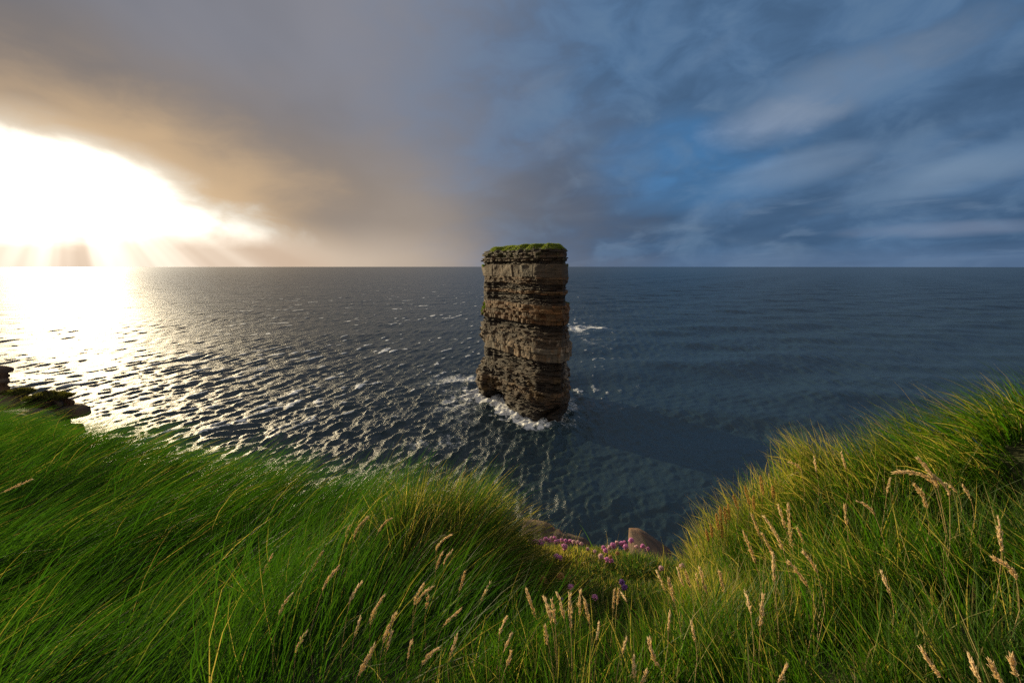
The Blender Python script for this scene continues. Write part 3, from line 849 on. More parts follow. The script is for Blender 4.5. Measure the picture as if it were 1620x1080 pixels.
def in_view(X, Y, Z, mx=260, my=200):
    """rough test: is the spot near what can be seen"""
    z = Z - CAM_Z
    dep = Y * CP - z * SP; up = Y * SP + z * CP
    u = FOC * X / np.maximum(dep, .05) + 810; v = 540 - FOC * up / np.maximum(dep, .05)
    return (dep > .1) & (u > -mx) & (u < 1620 + mx) & (v < 1080 + my)


def grass_object(name, label, cat, X, Y, seed, Lfun, wind, upr, colf, width=(.0024, .0050), zoff=None, gaps=0.0, spread=.28, kind='stuff', nseg=5, curl=.5):
    rg = np.random.default_rng(seed)
    if gaps:
        kp = vnoise(X * 7, Y * 7, seed=seed + 5) + .5 * vnoise(X * 17, Y * 17, seed=seed + 4) > -gaps
        X, Y = X[kp], Y[kp]
    Z = ground_z(X, Y) + (0 if zoff is None else zoff(X, Y))
    N = len(X)
    nrm = ground_normal(X, Y)
    L = Lfun(X, Y, rg)
    w = wind(X, Y)                                 # (N,3) wind lean
    tuft = np.stack([vnoise(X * 5, Y * 5, seed=seed + 1), vnoise(X * 5, Y * 5, seed=seed + 2), 0 * X], 1)
    lean = .45 * nrm + np.array([0, 0, .75]) * upr(X, Y)[:, None] + w * .45 + .35 * tuft + rg.normal(0, spread, (N, 3)) * np.array([1, 1, .35])
    lean += .35 * np.stack([vnoise(X * 14, Y * 14, seed=seed + 6), vnoise(X * 14, Y * 14, seed=seed + 7), 0 * X], 1)
    L = L * (1 + .28 * vnoise(X * 8, Y * 8, seed=seed + 8))
    bend = w * (.9 + .5 * rg.random(N))[:, None] + rg.normal(0, spread * 1.1, (N, 3)) - np.array([0, 0, 1.0]) * (curl * (.35 + .9 * rg.random(N)))[:, None] + .35 * tuft
    wd = width[0] + (width[1] - width[0]) * rg.random(N)
    wd = np.where(rg.random(N) < .07, wd * 1.7, wd)
    V, q, t, nv, tt = blades(np.stack([X, Y, Z - .01], 1), L, wd, lean, bend, seed=seed, nseg=nseg)
    colb, tipc = colf(X, Y, rg)
    f = (tt.reshape(N, nv)[..., None]) ** 2.4
    C = colb[:, None, :] * (1 - f) + tipc[:, None, :] * f
    o = mesh_obj(name, V, q, t, M_GRASS, attrs={'col': C.reshape(-1, 3)})
    tag(o, label, cat, kind=kind)
    return o


def palette(rg, N, dry, green=(.050, .120, .012), var=.5):
    g = np.array(green)[None] * (1 - var / 2 + var * rg.random(N))[:, None] * (1 + .25 * rg.normal(size=(N, 1)).clip(-1, 1))
    g[:, 0] *= 1 + .6 * rg.random(N)
    d = rg.random(N) < dry
    straw = np.array([.36, .29, .13])[None] * (.6 + .7 * rg.random(N))[:, None]
    base = np.where(d[:, None], straw, g)
    tip = base * 1.05
    t2 = rg.random(N) < (dry * 1.3 + .03)
    tip = np.where(t2[:, None], np.array([.40, .32, .12])[None] * (.7 + .5 * rg.random(N))[:, None], tip)
    return base, tip


# left slope: long, combed by the wind to the right and away
n = 165000
X, Y = field(n, -8, .1, .35, 6, lambda X, Y: np.where(X < -4.8, .5, 1.0), 301)
k = in_view(X, Y, ground_z(X, Y)) & (X < .02 - .25 * (Y - 1.2).clip(0, 1)) & ~((X > -.35) & (Y < 1.0))
X, Y = X[k], Y[k]
SPLIT = -.75


def wind_left(X, Y):
    g = (1 + .25 * vnoise(X * 1.3 + 4, Y * 1.3, seed=8)) * (1 - .50 * sstep(-1.5, -.6, X))
    return np.stack([.95 * g, .45 * g, -.05 * g], 1)


grass_object('windswept_grass', 'long dark green grass combed flat by the wind on the left slope', 'grass', X, Y, 311,
             lambda X, Y, rg: (.30 + .24 * rg.random(len(X))) * (1 + .2 * vnoise(X * 2.5, Y * 2.5, seed=4)), wind_left,
             lambda X, Y: .35 + .55 * sstep(-1.4, -.5, X), lambda X, Y, rg: palette(rg, len(X), .012, (.021, .080, .007)), width=(.0019, .0038), spread=.17, curl=.35, gaps=.6)

# the tussock that hangs over the edge left of the dip
rg_ = np.random.default_rng(17)
n = 5200
a = rg_.random(n) * 2 * math.pi; rr = np.sqrt(rg_.random(n))
Xt = -.33 + .36 * rr * np.cos(a); Yt = 2.02 + .28 * rr * np.sin(a)


def wind_tuss(X, Y):
    return np.stack([.34 + 1.2 * (X + .33) / .36 * .6, .25 + .5 * (Y - 2.02) / .28 * .5, .0 * X - .1], 1)


grass_object('grass_tussock', 'shaggy golden-tipped grass tussock overhanging the edge left of the flowers', 'tussock', Xt, Yt, 321,
             lambda X, Y, rg: .18 + .26 * rg.random(len(X)) ** 1.5, wind_tuss, lambda X, Y: 1.1 + 0 * X,
             lambda X, Y, rg: palette(rg, len(X), .17, (.038, .092, .009)), spread=.30, curl=.45, kind='thing', zoff=lambda X, Y: .05 * np.clip(1 - ((X + .33) / .36) ** 2 - ((Y - 2.02) / .28) ** 2, 0, 1))

# right slope: upright, dense, mixed with straw towards the edge
n = 125000
X, Y = field(n, -.5, 4.5, .3, 2.75, lambda X, Y: np.where(X > 2.6, .5, 1.0), 302)
dip = ((X - .38) / .50) ** 2 + ((Y - 2.05) / .62) ** 2
bl = (X > .0 - .2 * (Y - 1.2).clip(0, 1)) | ((X > -.4) & (Y < 1.05))
DX_ = [-.4, -.3, -.1, .0, .45, .7, .9, 1.05, 1.12, 1.2]; DY_ = [2.6, 2.0, 1.52, 1.40, 1.42, 1.72, 2.12, 2.40, 2.5, 3.5]
lim = np.interp(X, DX_, DY_) + .05 * vnoise(X * 9, Y * 9, seed=77)
k = in_view(X, Y, ground_z(X, Y)) & bl & ((Y < lim) | (np.random.default_rng(5).random(len(X)) < .012))
X, Y = X[k], Y[k]


def wind_right(X, Y):
    f = sstep(.9, 1.9, X)
    return np.stack([.10 - .55 * f, .12 + .10 * f, 0 * X], 1)


def dry_right(X, Y, rg):
    e = sstep(.75, .05, edge_y(X) - Y) * sstep(2.1, 1.2, X)
    b, t = palette(rg, len(X), .07, (.031, .100, .007))
    b2, t2 = palette(rg, len(X), .36, (.085, .150, .012))
    mid = np.clip(.85 * e + .6 * sstep(1.15, .75, X) * sstep(.5, .75, X) * sstep(1.2, 1.6, Y), 0, .8)
    s = rg.random(len(X)) < mid
    return np.where(s[:, None], b2, b), np.where(s[:, None], t2, t)


grass_object('standing_grass', 'upright green grass mixed with golden straw on the right bank', 'grass', X, Y, 331,
             lambda X, Y, rg: (.17 + .19 * rg.random(len(X)) ** 1.4) * (1 + .2 * vnoise(X * 3, Y * 3, seed=14)) * (1 - .35 * sstep(.35, .0, np.interp(X, DX_, DY_) - Y)), wind_right,
             lambda X, Y: 1.0 + 0 * X, dry_right, spread=.26, curl=.30, gaps=.55)

# the dip: low cushions of thrift leaves, short green and rusty
n = 60000
X, Y = field(n, -.2, 1.15, 1.3, 2.8, lambda X, Y: 1.0 + 0 * X, 303)
dip = ((X - .38) / .56) ** 2 + ((Y - 2.05) / .70) ** 2
k = (Y > np.interp(X, DX_, DY_) - .12); X, Y = X[k], Y[k]


def cush_col(X, Y, rg):
    b, t = palette(rg, len(X), .06, (.036, .095, .018))
    b2, t2 = palette(rg, len(X), .40, (.065, .105, .018))
    rusty = np.clip(np.exp(-(((X - .28) / .25) ** 2 + ((Y - 2.3) / .3) ** 2)) * .9 + .25 * vnoise(X * 4.5, Y * 4.5, seed=55), 0, 1)
    s = rg.random(len(X)) < rusty
    return np.where(s[:, None], b2, b), np.where(s[:, None], t2, t)


grass_object('cushion_leaves', 'low green and rusty leaf cushions in the dip between the banks', 'ground cover', X, Y, 341,
             lambda X, Y, rg: (.04 + .045 * rg.random(len(X))) * (1 + .7 * np.exp(-(((X - .75) / .22) ** 2 + ((Y - 2.2) / .25) ** 2))), lambda X, Y: np.stack([.1 + 0 * X, .05 + 0 * X, 0 * X], 1), lambda X, Y: .5 + 0 * X, cush_col,
             width=(.0022, .0042), spread=.45, curl=.5, nseg=3)


# ------------------------------------------------------------------ stalks and flowers
def plain(name, colr, rough=.6, trans=0.0, var=.3):
    m, t = material(name)
    pos = t.n('ShaderNodeTexCoord').outputs['Object']
    nz = t.noise(pos, 260, 3, .6).outputs[0]
    c = t.mix(t.ss(nz, .3, .7), tuple(v * (1 - var) for v in colr) + (1,), tuple(v * (1 + var) for v in colr) + (1,))
    p = t.n('ShaderNodeBsdfPrincipled', {'Base Color': c, 'Roughness': rough})
    s = p.outputs[0]
    if trans:
        tr = t.n('ShaderNodeBsdfTranslucent', {'Color': c})
        s = t.n('ShaderNodeMixShader', {0: trans, 1: s, 2: tr.outputs[0]}).outputs[0]
    t.n('ShaderNodeOutputMaterial', {'Surface': s})
    return m


M_STEM = plain('dry_stem', (.60, .44, .20), .55, .2)
M_SEED = plain('seed_husk', (.95, .78, .48), .6, .55, .15)
M_GSTEM = plain('flower_stem', (.16, .15, .05), .55, .15)
M_PINK = plain('thrift_petal', (.88, .40, .74), .6, .5)
M_PALE = plain('thrift_petal_faded', (.85, .58, .62), .6, .45)
M_PURP = plain('violet_petal', (.30, .12, .46), .6, .35)
M_BRACT = plain('papery_bract', (.42, .24, .13), .7, .2)
M_DEAD = plain('withered_head', (.55, .30, .12), .7, .25)
M_PLANT = plain('plantain_spike', (.62, .36, .08), .7, .3)


def tube(P, r, ns=5):
    P = np.asarray(P); n = len(P)
    r = np.broadcast_to(r, (n,))
    T = np.gradient(P, axis=0); T /= np.linalg.norm(T, axis=1)[:, None] + 1e-12
    ref = np.array([.31, .95, .1]); A = np.cross(T, ref); A /= np.linalg.norm(A, axis=1)[:, None]; B = np.cross(T, A)
    a = np.linspace(0, 2 * math.pi, ns, endpoint=False)
    V = P[:, None] + r[:, None, None] * (np.cos(a)[None, :, None] * A[:, None] + np.sin(a)[None, :, None] * B[:, None])
    return V.reshape(-1, 3), grid_quads(n, ns, wrap=True)


def spikelets(pos, dirs, ln, wd):
    """pointed grains: 4-sided double cones"""
    n = len(pos)
    d = dirs / (np.linalg.norm(dirs, axis=1)[:, None] + 1e-12)
    ref = np.array([.2, .3, .93]) + np.zeros_like(d); ref[np.abs(d @ np.array([.2, .3, .93])) > .9] = (1, 0, 0)
    a = np.cross(d, ref); a /= np.linalg.norm(a, axis=1)[:, None] + 1e-12; b = np.cross(d, a)
    ln = ln[:, None]; wd = wd[:, None]
    mid = pos + d * ln * .4
    V = np.stack([pos, mid + a * wd, mid + b * wd, mid - a * wd, mid - b * wd, pos + d * ln], 1)
    f = []
    for i in range(4):
        j = i + 1; k = (i + 1) % 4 + 1
        f += [(0, k, j), (5, j, k)]
    F = np.array(f)[None] + np.arange(n)[:, None, None] * 6
    return V.reshape(-1, 3), F.reshape(-1, 3)


def curve_pts(p0, p1, p2, n):
    t = np.linspace(0, 1, n)[:, None]
    return (1 - t) ** 2 * p0 + 2 * t * (1 - t) * p1 + t * t * p2


def stalk(tip, hb, rt, label, group, fat=1.0, seed=0):
    rg = np.random.default_rng(seed)
    c = hit(rt[0], rt[1], .23)
    Yd = c[1]
    root = np.array([c[0] + rg.normal(0, .01), c[1], float(ground_z(c[0], c[1]))])
    pr = c
    ph = at(hb[0], hb[1], Yd - .02); pt = at(tip[0], tip[1], Yd - .02 + rg.normal(0, .02))
    o = empty('grass_stalk', root); tag(o, label, 'grass stalk', group)
    seg1 = np.linspace(root, pr, 4)[:-1]
    ctl = pr + (ph - pr) * .55 + np.array([0, 0, .012])
    stem = np.vstack([seg1, curve_pts(pr, ctl, ph, 8)]) - root
    dirh = stem[-1] - stem[-3]; dirh /= np.linalg.norm(dirh)
    hl = np.linalg.norm(pt - ph)
    axis = curve_pts(ph - root, (ph - root) + dirh * hl * .5, pt - root, 24)
    sc = np.linalg.norm(ph) and Yd
    r = .0009 * (.8 + .5 * Yd * .6)
    V, q = tube(np.vstack([stem, axis[2::6]]), np.linspace(r, r * .6, len(stem) + len(axis[2::6])))
    mesh_obj('stem', V, q, mat=M_STEM, parent=o, smooth=True)
    n = int(80 * min(1.6, max(.7, hl / .07)))
    f = rg.random(n) ** .9
    f = np.sort(f)
    p = np.stack([np.interp(f, np.linspace(0, 1, 24), axis[:, i]) for i in range(3)], 1)
    T = np.gradient(axis, axis=0); T = np.stack([np.interp(f, np.linspace(0, 1, 24), T[:, i]) for i in range(3)], 1); T /= np.linalg.norm(T, axis=1)[:, None]
    lobes = .75 + .45 * np.sin(f * rg.uniform(9, 15) + rg.random() * 6)
    env = np.sin(np.pi * np.clip(f * .92 + .06, 0, 1)) ** .7 * lobes
    rad = rg.normal(0, 1, (n, 3)); rad -= T * np.sum(rad * T, 1)[:, None]; rad /= np.linalg.norm(rad, axis=1)[:, None]
    rmax = .0027 * fat * (hl / .07) ** .5
    p = p + rad * (env * rmax * rg.random(n) ** .6)[:, None]
    V, tr = spikelets(p, T + rad * .24 + rg.normal(0, .09, (n, 3)), (.008 + .008 * rg.random(n)) * (hl / .07) ** .5, np.full(n, .0011) * (.8 + .5 * rg.random(n)))
    mesh_obj('seed_head', V, tris=tr, mat=M_SEED, parent=o)


GL, GC, GR = 'seed heads on the left slope', 'seed heads along the bottom middle', 'seed heads on the right bank'
STALKS = [
    ((50, 758), (5, 778), (-30, 800), 'pale seed head lying flat over the grass at the far left edge', GL),
    ((460, 941), (441, 973), (431, 1033), 'curved seed head leftmost of those standing on the left slope', GL),
    ((483, 1001), (468, 1033), (464, 1078), 'seed head on a long pale stem near the bottom, leftmost of the lowest row', GL),
    ((509, 874), (492, 904), (487, 920), 'short pinkish seed head half sunk in the grass above the leaning orange one', GL),
    ((535, 897), (510, 935), (490, 1003), 'long orange-brown seed head leaning right on a bowed stem', GL),
    ((554, 831), (547, 850), (542, 913), 'slim upright seed head beside the highest one on the left slope', GL),
    ((580, 819), (559, 853), (554, 890), 'highest golden seed head on the left slope, curling to the right', GL),
    ((571, 922), (552, 957), (539, 1037), 'tall golden seed head on a long straight stem in the middle of the left slope', GL),
    ((618, 820), (598, 842), (589, 868), 'pale bending seed head just right of the highest pair', GL),
    ((570, 978), (560, 1009), (557, 1030), 'short dull brown seed head under the tall golden one', GL),
    ((605, 945), (586, 989), (584, 1023), 'slender seed head leaning right of the tall golden one', GL),
    ((625, 973), (606, 1017), (600, 1058), 'drooping orange seed head right of the slender one', GL),
    ((590, 1024), (567, 1067), (563, 1085), 'large feathery seed head at the bottom edge of the left slope', GL),
    ((619, 1000), (612, 1028), (609, 1050), 'small dark seed head close behind the drooping orange one', GL),
    ((650, 1017), (645, 1042), (643, 1060), 'small upright seed head alone near the bottom of the left slope', GL),
    ((691, 1026), (668, 1052), (661, 1082), 'feathery seed head leaning right above the bottom edge', GL),
    ((722, 1007), (712, 1037), (708, 1055), 'narrow pale seed head low down right of the feathery one', GL),
    ((727, 965), (702, 990), (691, 1016), 'pale seed head bending far to the right below the paired ones', GL),
    ((713, 846), (690, 872), (688, 915), 'hook-shaped seed head topping the clump under the tussock', GL),
    ((715, 871), (702, 894), (700, 930), 'right-hand seed head of the clump under the tussock', GL),
    ((699, 875), (690, 901), (687, 924), 'thick left-hand seed head of the clump under the tussock', GL),
    ((670, 925), (655, 957), (652, 996), 'left seed head of the pair crossing in the middle of the slope', GL),
    ((682, 929), (659, 957), (653, 994), 'right seed head of the pair crossing in the middle of the slope', GL),
    ((677, 941), (674, 963), (672, 982), 'faint drooping seed head hanging behind the crossing pair', GL),
    ((775, 922), (757, 957), (752, 975), 'greyish seed head in front of the dark hollow under the tussock', GL),
    ((801, 976), (790, 1004), (788, 1040), 'thin seed head on a bowed stem below the dark hollow', GC),
    ((808, 1004), (797, 1030), (791, 1055), 'branched seed head just under the thin bowed one', GC),
    ((808, 1031), (801, 1055), (794, 1080), 'lowest small seed head under the dark hollow', GC),
    ((834, 935), (850, 979), (857, 1000), 'seed head leaning left at the mouth of the dip', GC),
    ((862, 947), (873, 987), (880, 1040), 'left outermost ear of the thick clump at the bottom middle', GC),
    ((873, 950), (878, 987), (882, 1043), 'second ear from the left in the thick clump at the bottom middle', GC),
    ((883, 942), (893, 980), (900, 1023), 'middle ear leaning left in the thick clump at the bottom middle', GC),
    ((902, 943), (903, 993), (905, 1050), 'fattest upright ear of the thick clump at the bottom middle', GC),
    ((918, 935), (917, 973), (919, 1010), 'right outermost ear of the thick clump at the bottom middle', GC),
    ((863, 993), (867, 1020), (873, 1047), 'small low ear left of the thick clump stems', GC),
    ((972, 935), (970, 963), (969, 985), 'left blurred ear just below the violet flower', GC),
    ((979, 932), (976, 957), (974, 980), 'right blurred ear just below the violet flower', GC),
    ((983, 937), (992, 953), (996, 975), 'short ear tilted left beside the blurred pair', GC),
    ((1072, 898), (1083, 927), (1100, 955), 'pale ear tilted left among the straw right of the dip', GC),
    ((1058, 917), (1067, 953), (1078, 1000), 'bent straw-coloured ear on a long stem right of the dip', GC),
    ((1102, 910), (1105, 933), (1108, 955), 'short upright ear in the straw right of the dip', GC),
    ((1108, 900), (1120, 940), (1126, 960), 'long ear leaning left at the top of the straw patch', GC),
    ((1060, 968), (1057, 997), (1057, 1020), 'round brown ear standing low below the bent one', GC),
    ((1027, 1013), (1042, 1053), (1050, 1072), 'ear leaning left near the bottom right of the middle', GC),
    ((1003, 1038), (1004, 1073), (1005, 1090), 'upright ear touching the bottom edge in the middle', GC),
    ((1022, 1062), (1014, 1080), (1010, 1095), 'tip of an ear cut by the bottom edge in the middle', GC),
    ((990, 1012), (985, 1033), (983, 1050), 'faint greenish ear above the one at the bottom edge', GC),
    ((1180, 937), (1188, 973), (1193, 1033), 'ear on a tall stem leaning left in the middle of the right bank foot', GR),
    ((1177, 844), (1196, 892), (1204, 925), 'long golden ear nearest the plantain spikes', GR),
    ((1211, 820), (1240, 873), (1254, 935), 'long golden ear leaning left below the crest of the right bank', GR),
    ((1207, 846), (1225, 883), (1232, 910), 'golden ear close under the long leaning one', GR),
    ((1223, 878), (1225, 921), (1232, 1008), 'straight ear on the longest stem of the right bank', GR),
    ((1207, 945), (1203, 993), (1201, 1032), 'lone upright ear below the golden cluster on the right bank', GR),
    ((1273, 875), (1293, 907), (1305, 964), 'hooked ear right of the golden cluster', GR),
    ((1249, 890), (1278, 928), (1291, 965), 'ear tilted left under the hooked one', GR),
    ((1247, 801), (1254, 868), (1258, 900), 'hazy upright ear high on the right bank', GR),
    ((1358, 793), (1384, 815), (1402, 868), 'ear drooping left on a curved stem in the middle of the right bank', GR),
    ((1249, 731), (1268, 745), (1273, 775), 'ear on the very crest of the right bank against the sea', GR),
    ((1408, 757), (1403, 781), (1400, 805), 'small pale ear left of the large straw cluster', GR),
    ((1418, 747), (1478, 770), (1497, 850), 'large blurred straw ear blown flat to the left', GR),
    ((1454, 726), (1484, 775), (1500, 856), 'topmost ear of the large straw cluster on the right', GR),
    ((1476, 752), (1502, 786), (1503, 860), 'right-hand drooping ear of the large straw cluster', GR),
    ((1447, 767), (1466, 805), (1470, 840), 'left-hand thick ear of the large straw cluster', GR),
    ((1497, 765), (1514, 779), (1522, 805), 'small ear just right of the large straw cluster', GR),
    ((1524, 769), (1536, 791), (1542, 820), 'second small ear right of the large straw cluster', GR),
    ((1579, 822), (1584, 873), (1582, 905), 'bright club-shaped ear near the right edge', GR),
    ((1574, 884), (1608, 919), (1613, 965), 'bright ear drooping left at the right edge', GR),
    ((1461, 1031), (1490, 1070), (1500, 1090), 'ear leaning left at the bottom right', GR),
    ((1533, 1034), (1552, 1078), (1560, 1095), 'large pale ear at the bottom right corner', GR),
    ((1567, 1046), (1586, 1078), (1592, 1095), 'large pale ear nearest the bottom right corner', GR),
    ((1244, 1053), (1232, 1078), (1228, 1092), 'ear leaning right at the bottom edge under the right bank', GR),
    ((1085, 905), (1093, 930), (1099, 955), 'thin pale ear between the tilted one and the short upright one', GC),
    ((1040, 905), (1052, 934), (1060, 960), 'wispy straw ear leaning left beside the dull pink button flower', GC),
    ((925, 950), (932, 984), (936, 1015), 'ear leaning left just right of the thick clump', GC),
    ((948, 985), (944, 1012), (942, 1035), 'dull thin ear in the green between the clump and the blurred pair', GC),
    ((1094, 985), (1100, 1015), (1103, 1040), 'slim ear low on the foot of the right bank', GR),
    ((1139, 905), (1146, 938), (1150, 965), 'faint straw ear where the straw meets the right bank', GR),
    ((1190, 815), (1203, 850), (1212, 885), 'golden ear highest beside the plantain row', GR),
    ((1232, 800), (1243, 838), (1252, 880), 'narrow golden ear just left of the hazy upright one', GR),
    ((1262, 836), (1272, 862), (1278, 890), 'small golden ear above the hooked one', GR),
    ((1288, 722), (1292, 748), (1296, 775), 'thin ear on the crest next to the crest ear', GR),
    ((1331, 716), (1338, 742), (1342, 770), 'brownish ear on the crest further right', GR),
    ((1336, 800), (1340, 832), (1342, 860), 'pale ear hanging left of the drooping one in mid bank', GR),
    ((1395, 905), (1408, 940), (1414, 970), 'lone thin ear in the dark green of the right bank', GR),
    ((1600, 1035), (1610, 1070), (1616, 1090), 'ear cut by the right edge at the bottom corner', GR),
    ((735, 905), (727, 935), (722, 960), 'straw ear leaning right just under the dark hollow rim', GL),
    ((430, 880), (415, 906), (405, 930), 'thin ear far left of the highest pair, sunk in green', GL),
]
for i, (tp, hb, rt, lab, grp) in enumerate(STALKS):
    stalk(tp, hb, rt, lab, grp, fat=1.25 if 'thick' in lab or 'fat' in lab or 'large' in lab else 1.0, seed=500 + i)


def flower(px, py, label, group, mat, size=1.0, seed=0, name='thrift_flower', cat='flower', lift=None, bract=True):
    rg = np.random.default_rng(seed)
    h = (.085 + .04 * rg.random()) if lift is None else lift
    c = hit(px, py, h)
    root = np.array([c[0] + rg.normal(0, .006), c[1] + .004, float(ground_z(c[0], c[1]))])
    top = c - root
    o = empty(name, root); tag(o, label, cat, group)
    r = .0138 * size
    tdir = np.array([rg.normal(0, .18), -.15 + rg.normal(0, .15), 1.0]); tdir /= np.linalg.norm(tdir)
    V, q = tube(curve_pts(np.zeros(3), top * .5 + np.array([rg.normal(0, .006), 0, .004]), top - tdir * r * .4, 7), .0009, 5)
    mesh_obj('stem', V, q, mat=M_GSTEM, parent=o, smooth=True)
    n = 90
    d = rg.normal(0, 1, (n, 3)); d /= np.linalg.norm(d, axis=1)[:, None]
    d = d + tdir * .55; d /= np.linalg.norm(d, axis=1)[:, None]
    V, tr = spikelets(top + d * r * .25, d + rg.normal(0, .18, (n, 3)), r * (.75 + .35 * rg.random(n)), np.full(n, r * .20))
    mesh_obj('flower_head', V, tris=tr, mat=mat, parent=o)
    if bract:
        n = 26
        d = rg.normal(0, 1, (n, 3)); d -= tdir * 1.2; d /= np.linalg.norm(d, axis=1)[:, None]
        V, tr = spikelets(top - tdir * r * .1, d, r * (.5 + .3 * rg.random(n)), np.full(n, r * .18)) if False else spikelets(top - tdir * r * .1 + 0 * d, d, r * (.5 + .3 * rg.random(n)), np.full(n, r * .18))
        mesh_obj('bract', V, tris=tr, mat=M_BRACT, parent=o)


FE, FM, FF = 'pink flowers along the rim of the dip', 'pink flowers inside the dip', 'faded flower heads'
FL = [
    (893, 865, 'large round pink flower standing alone above the left cushion', FM, M_PINK, 1.25),
    (880, 880, 'left flower of the small pink pair in the shaded leaves', FM, M_PINK, .95),
    (886, 882, 'right flower of the small pink pair in the shaded leaves', FM, M_PINK, .9),
    (903, 929, 'bright pink flower on a dark stalk, nearest above the thick ears', FM, M_PINK, 1.0),
    (941, 945, 'pale pink flower sunk in the grass right of the thick ears', FM, M_PINK, .9),
    (889, 948, 'small violet bud hidden low beside the thick ears', FM, M_PURP, .6),
    (967, 887, 'right flower of the magenta pair under the rim cluster', FM, M_PINK, .95),
    (960, 885, 'left flower of the magenta pair under the rim cluster', FM, M_PINK, .95),
    (951, 880, 'dusky pink flower at the left foot of the rim cluster', FE, M_PALE, 1.0),
    (958, 871, 'pink flower at the left end of the rim cluster', FE, M_PINK, 1.0),
    (955, 866, 'highest pink flower at the left end of the rim cluster', FE, M_PINK, .9),
    (965, 866, 'faded pink flower second along the rim cluster', FE, M_PALE, 1.0),
    (970, 863, 'broad pink flower in the middle of the rim cluster', FE, M_PINK, 1.3),
    (976, 859, 'brownish pink flower topping the middle of the rim cluster', FE, M_PALE, 1.0),
    (983, 860, 'bright pink flower right of the brownish one in the rim cluster', FE, M_PINK, 1.2),
    (988, 858, 'small pink flower at the upper right of the rim cluster', FE, M_PINK, .9),
    (990, 865, 'pink flower at the lower right end of the rim cluster', FE, M_PINK, 1.1),
    (999, 855, 'tall pink flower in front of the sharp rock edge', FE, M_PINK, 1.2),
    (1017, 864, 'pink flower in front of the middle of the sharp rock slab', FE, M_PINK, 1.1),
    (1025, 868, 'small pink flower in front of the lower end of the sharp rock slab', FE, M_PINK, .9),
    (1007, 865, 'faded flower between the sharp rock edge and the pink one', FF, M_PALE, .9),
    (1046, 899, 'dull pink button flower alone on the green tuft', FM, M_PALE, .9),
    (1079, 895, 'pale flower among the straw right of the dip', FM, M_PALE, .9),
    (1103, 864, 'small faded flower at the foot of the plantain spikes', FF, M_PALE, .8),
    (883, 856, 'pink flower at the left start of the row along the rounded slab', FE, M_PINK, .8),
    (889, 854, 'second pink flower of the row along the rounded slab', FE, M_PINK, .85),
    (895, 855, 'third pink flower of the row along the rounded slab', FE, M_PINK, .8),
    (902, 856, 'fourth pink flower of the row along the rounded slab', FE, M_PINK, .9),
    (908, 857, 'fifth, paler flower of the row along the rounded slab', FE, M_PALE, .85),
    (914, 858, 'sixth, faded flower of the row along the rounded slab', FE, M_PALE, .85),
    (920, 860, 'last faded flower at the right end of the row along the slab', FE, M_PALE, .8),
    (930, 868, 'tiny faded flower sliding down past the end of the slab row', FE, M_PALE, .7),
    (941, 872, 'tiny faded flower halfway between slab row and rim cluster', FE, M_PALE, .7),
    (977, 875, 'orange withered head below the middle of the rim cluster', FF, M_DEAD, .85),
    (966, 881, 'orange withered head above the magenta pair', FF, M_DEAD, .8),
    (991, 869, 'orange withered head at the right foot of the rim cluster', FF, M_DEAD, .9),
    (858, 917, 'large papery brown dead head at the left of the dip', FF, M_DEAD, 1.45),
    (887, 912, 'large papery brown dead head in the middle of the dip', FF, M_DEAD, 1.4),
]
for i, (px, py, lab, grp, mt, sz) in enumerate(FL):
    flower(px, py, lab, grp, mt, sz, seed=700 + i)
rg_ = np.random.default_rng(4)
for i in range(16):
    flower(839 + 2.7 * i + rg_.normal(0, .8), 857 - 2.2 * math.sin(i / 5) + rg_.normal(0, 2.4), 'small pink flower in the crowded mat beside the overhanging tussock', 'crowded pink flower mat by the tussock', M_PINK if i % 4 else M_PALE, .85, seed=800 + i)
for (px, py, lab) in ((984, 921, 'upper violet flower spike head left of the straw'), (988, 929, 'lower violet flower head hanging left of the straw')):
    flower(px, py, lab, 'violet flowers in the dip', M_PURP, .95, seed=900 + px, name='violet_flower', bract=False)


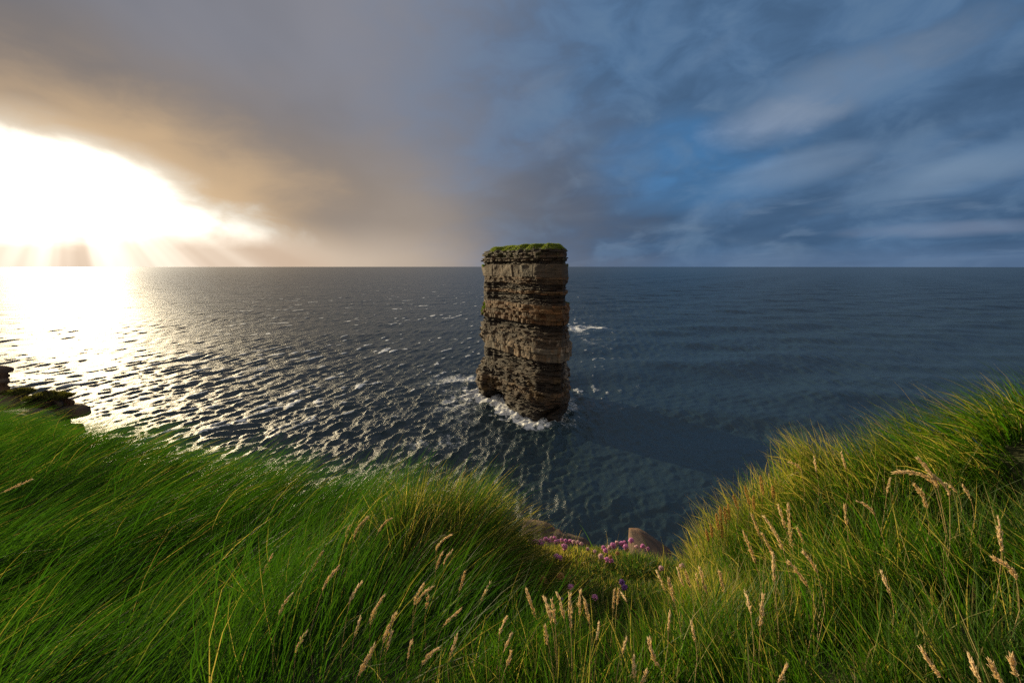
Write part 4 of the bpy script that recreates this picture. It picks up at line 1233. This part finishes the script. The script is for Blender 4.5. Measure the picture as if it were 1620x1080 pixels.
def plantain(tip, bot, label, seed):
    rg = np.random.default_rng(seed)
    Yd = 2.02 + .05 * rg.random() - .0012 * (bot[0] - 1117)
    c = at(bot[0], bot[1] + 14, Yd)
    root = np.array([c[0], c[1], float(ground_z(c[0], c[1]))])
    pb, pt = at(bot[0], bot[1], Yd), at(tip[0], tip[1], Yd)
    o = empty('plantain', root); tag(o, label, 'plantain', 'plantain spikes on the crest of the right bank')
    V, q = tube(curve_pts(np.zeros(3), (pb - root) * .5 + np.array([.004, 0, .01]), pb - root, 8), .0012, 5)
    mesh_obj('stem', V, q, mat=M_GSTEM, parent=o, smooth=True)
    ax = np.linspace(pb - root, pt - root, 20)
    f = np.linspace(0, 1, 150)
    T = (pt - pb) / np.linalg.norm(pt - pb)
    p = ax[0] + (ax[-1] - ax[0]) * f[:, None]
    rad = rg.normal(0, 1, (150, 3)); rad -= T * (rad @ T)[:, None]; rad /= np.linalg.norm(rad, axis=1)[:, None]
    env = np.minimum(1, 6 * f + .3) * np.minimum(1, (1 - f) * 3 + .25)
    V, tr = spikelets(p + rad * .0030 * env[:, None], rad + T * .7, .0055 * (.5 + .5 * env), np.full(150, .0022))
    mesh_obj('flower_spike', V, tris=tr, mat=M_PLANT, parent=o)


PL = [((1203, 752), (1207, 782), 'tallest plantain spike on the crest of the right bank'), ((1222, 768), (1224, 788), 'plantain spike nearest the grass on the crest of the right bank'),
      ((1178, 768), (1186, 798), 'reddish plantain spike standing clear against the sea'), ((1160, 783), (1168, 805), 'tilted plantain spike left of the reddish one'), ((1192, 783), (1193, 806), 'short plantain spike right of the reddish one'),
      ((1152, 797), (1154, 824), 'dark plantain spike fourth from the top of the row'), ((1146, 802), (1149, 828), 'golden plantain spike close left of the dark one'), ((1139, 801), (1141, 828), 'slim plantain spike in the middle of the descending row'),
      ((1133, 812), (1137, 838), 'golden plantain spike low in the descending row'), ((1124, 829), (1127, 850), 'second lowest plantain spike of the descending row'), ((1117, 838), (1121, 856), 'lowest plantain spike of the descending row'), ((1141, 826), (1143, 850), 'thick golden plantain spike in front of the descending row')]
for i, (tp, bt, lab) in enumerate(PL):
    plantain(tp, bt, lab, 950 + i)

# ------------------------------------------------------------------ camera and render settings
cd = bpy.data.cameras.new('camera'); cam = bpy.data.objects.new('camera', cd); COL.objects.link(cam)
cd.sensor_width = 36; cd.lens = 16; cd.clip_start = .02; cd.clip_end = 200000
cam.location = (0, 0, CAM_Z); cam.rotation_euler = (R(90) - PITCH, 0, 0)
SC.camera = cam
SC.view_settings.view_transform = 'Standard'; SC.view_settings.look = 'None'
SC.view_settings.exposure = 0.4; SC.view_settings.gamma = 1.0
SC.render.engine = 'CYCLES'
SC.cycles.use_denoising = False
SC.cycles.denoiser = 'OPENIMAGEDENOISE'
SC.cycles.denoising_input_passes = 'RGB_ALBEDO_NORMAL'
SC.cycles.volume_bounces = 0
SC.cycles.sample_clamp_indirect = 3.0
SC.cycles.sample_clamp_direct = 2.6
SC.cycles.max_bounces = 6; SC.cycles.diffuse_bounces = 3; SC.cycles.glossy_bounces = 3; SC.cycles.transmission_bounces = 4
SC.cycles.caustics_reflective = False; SC.cycles.caustics_refractive = False
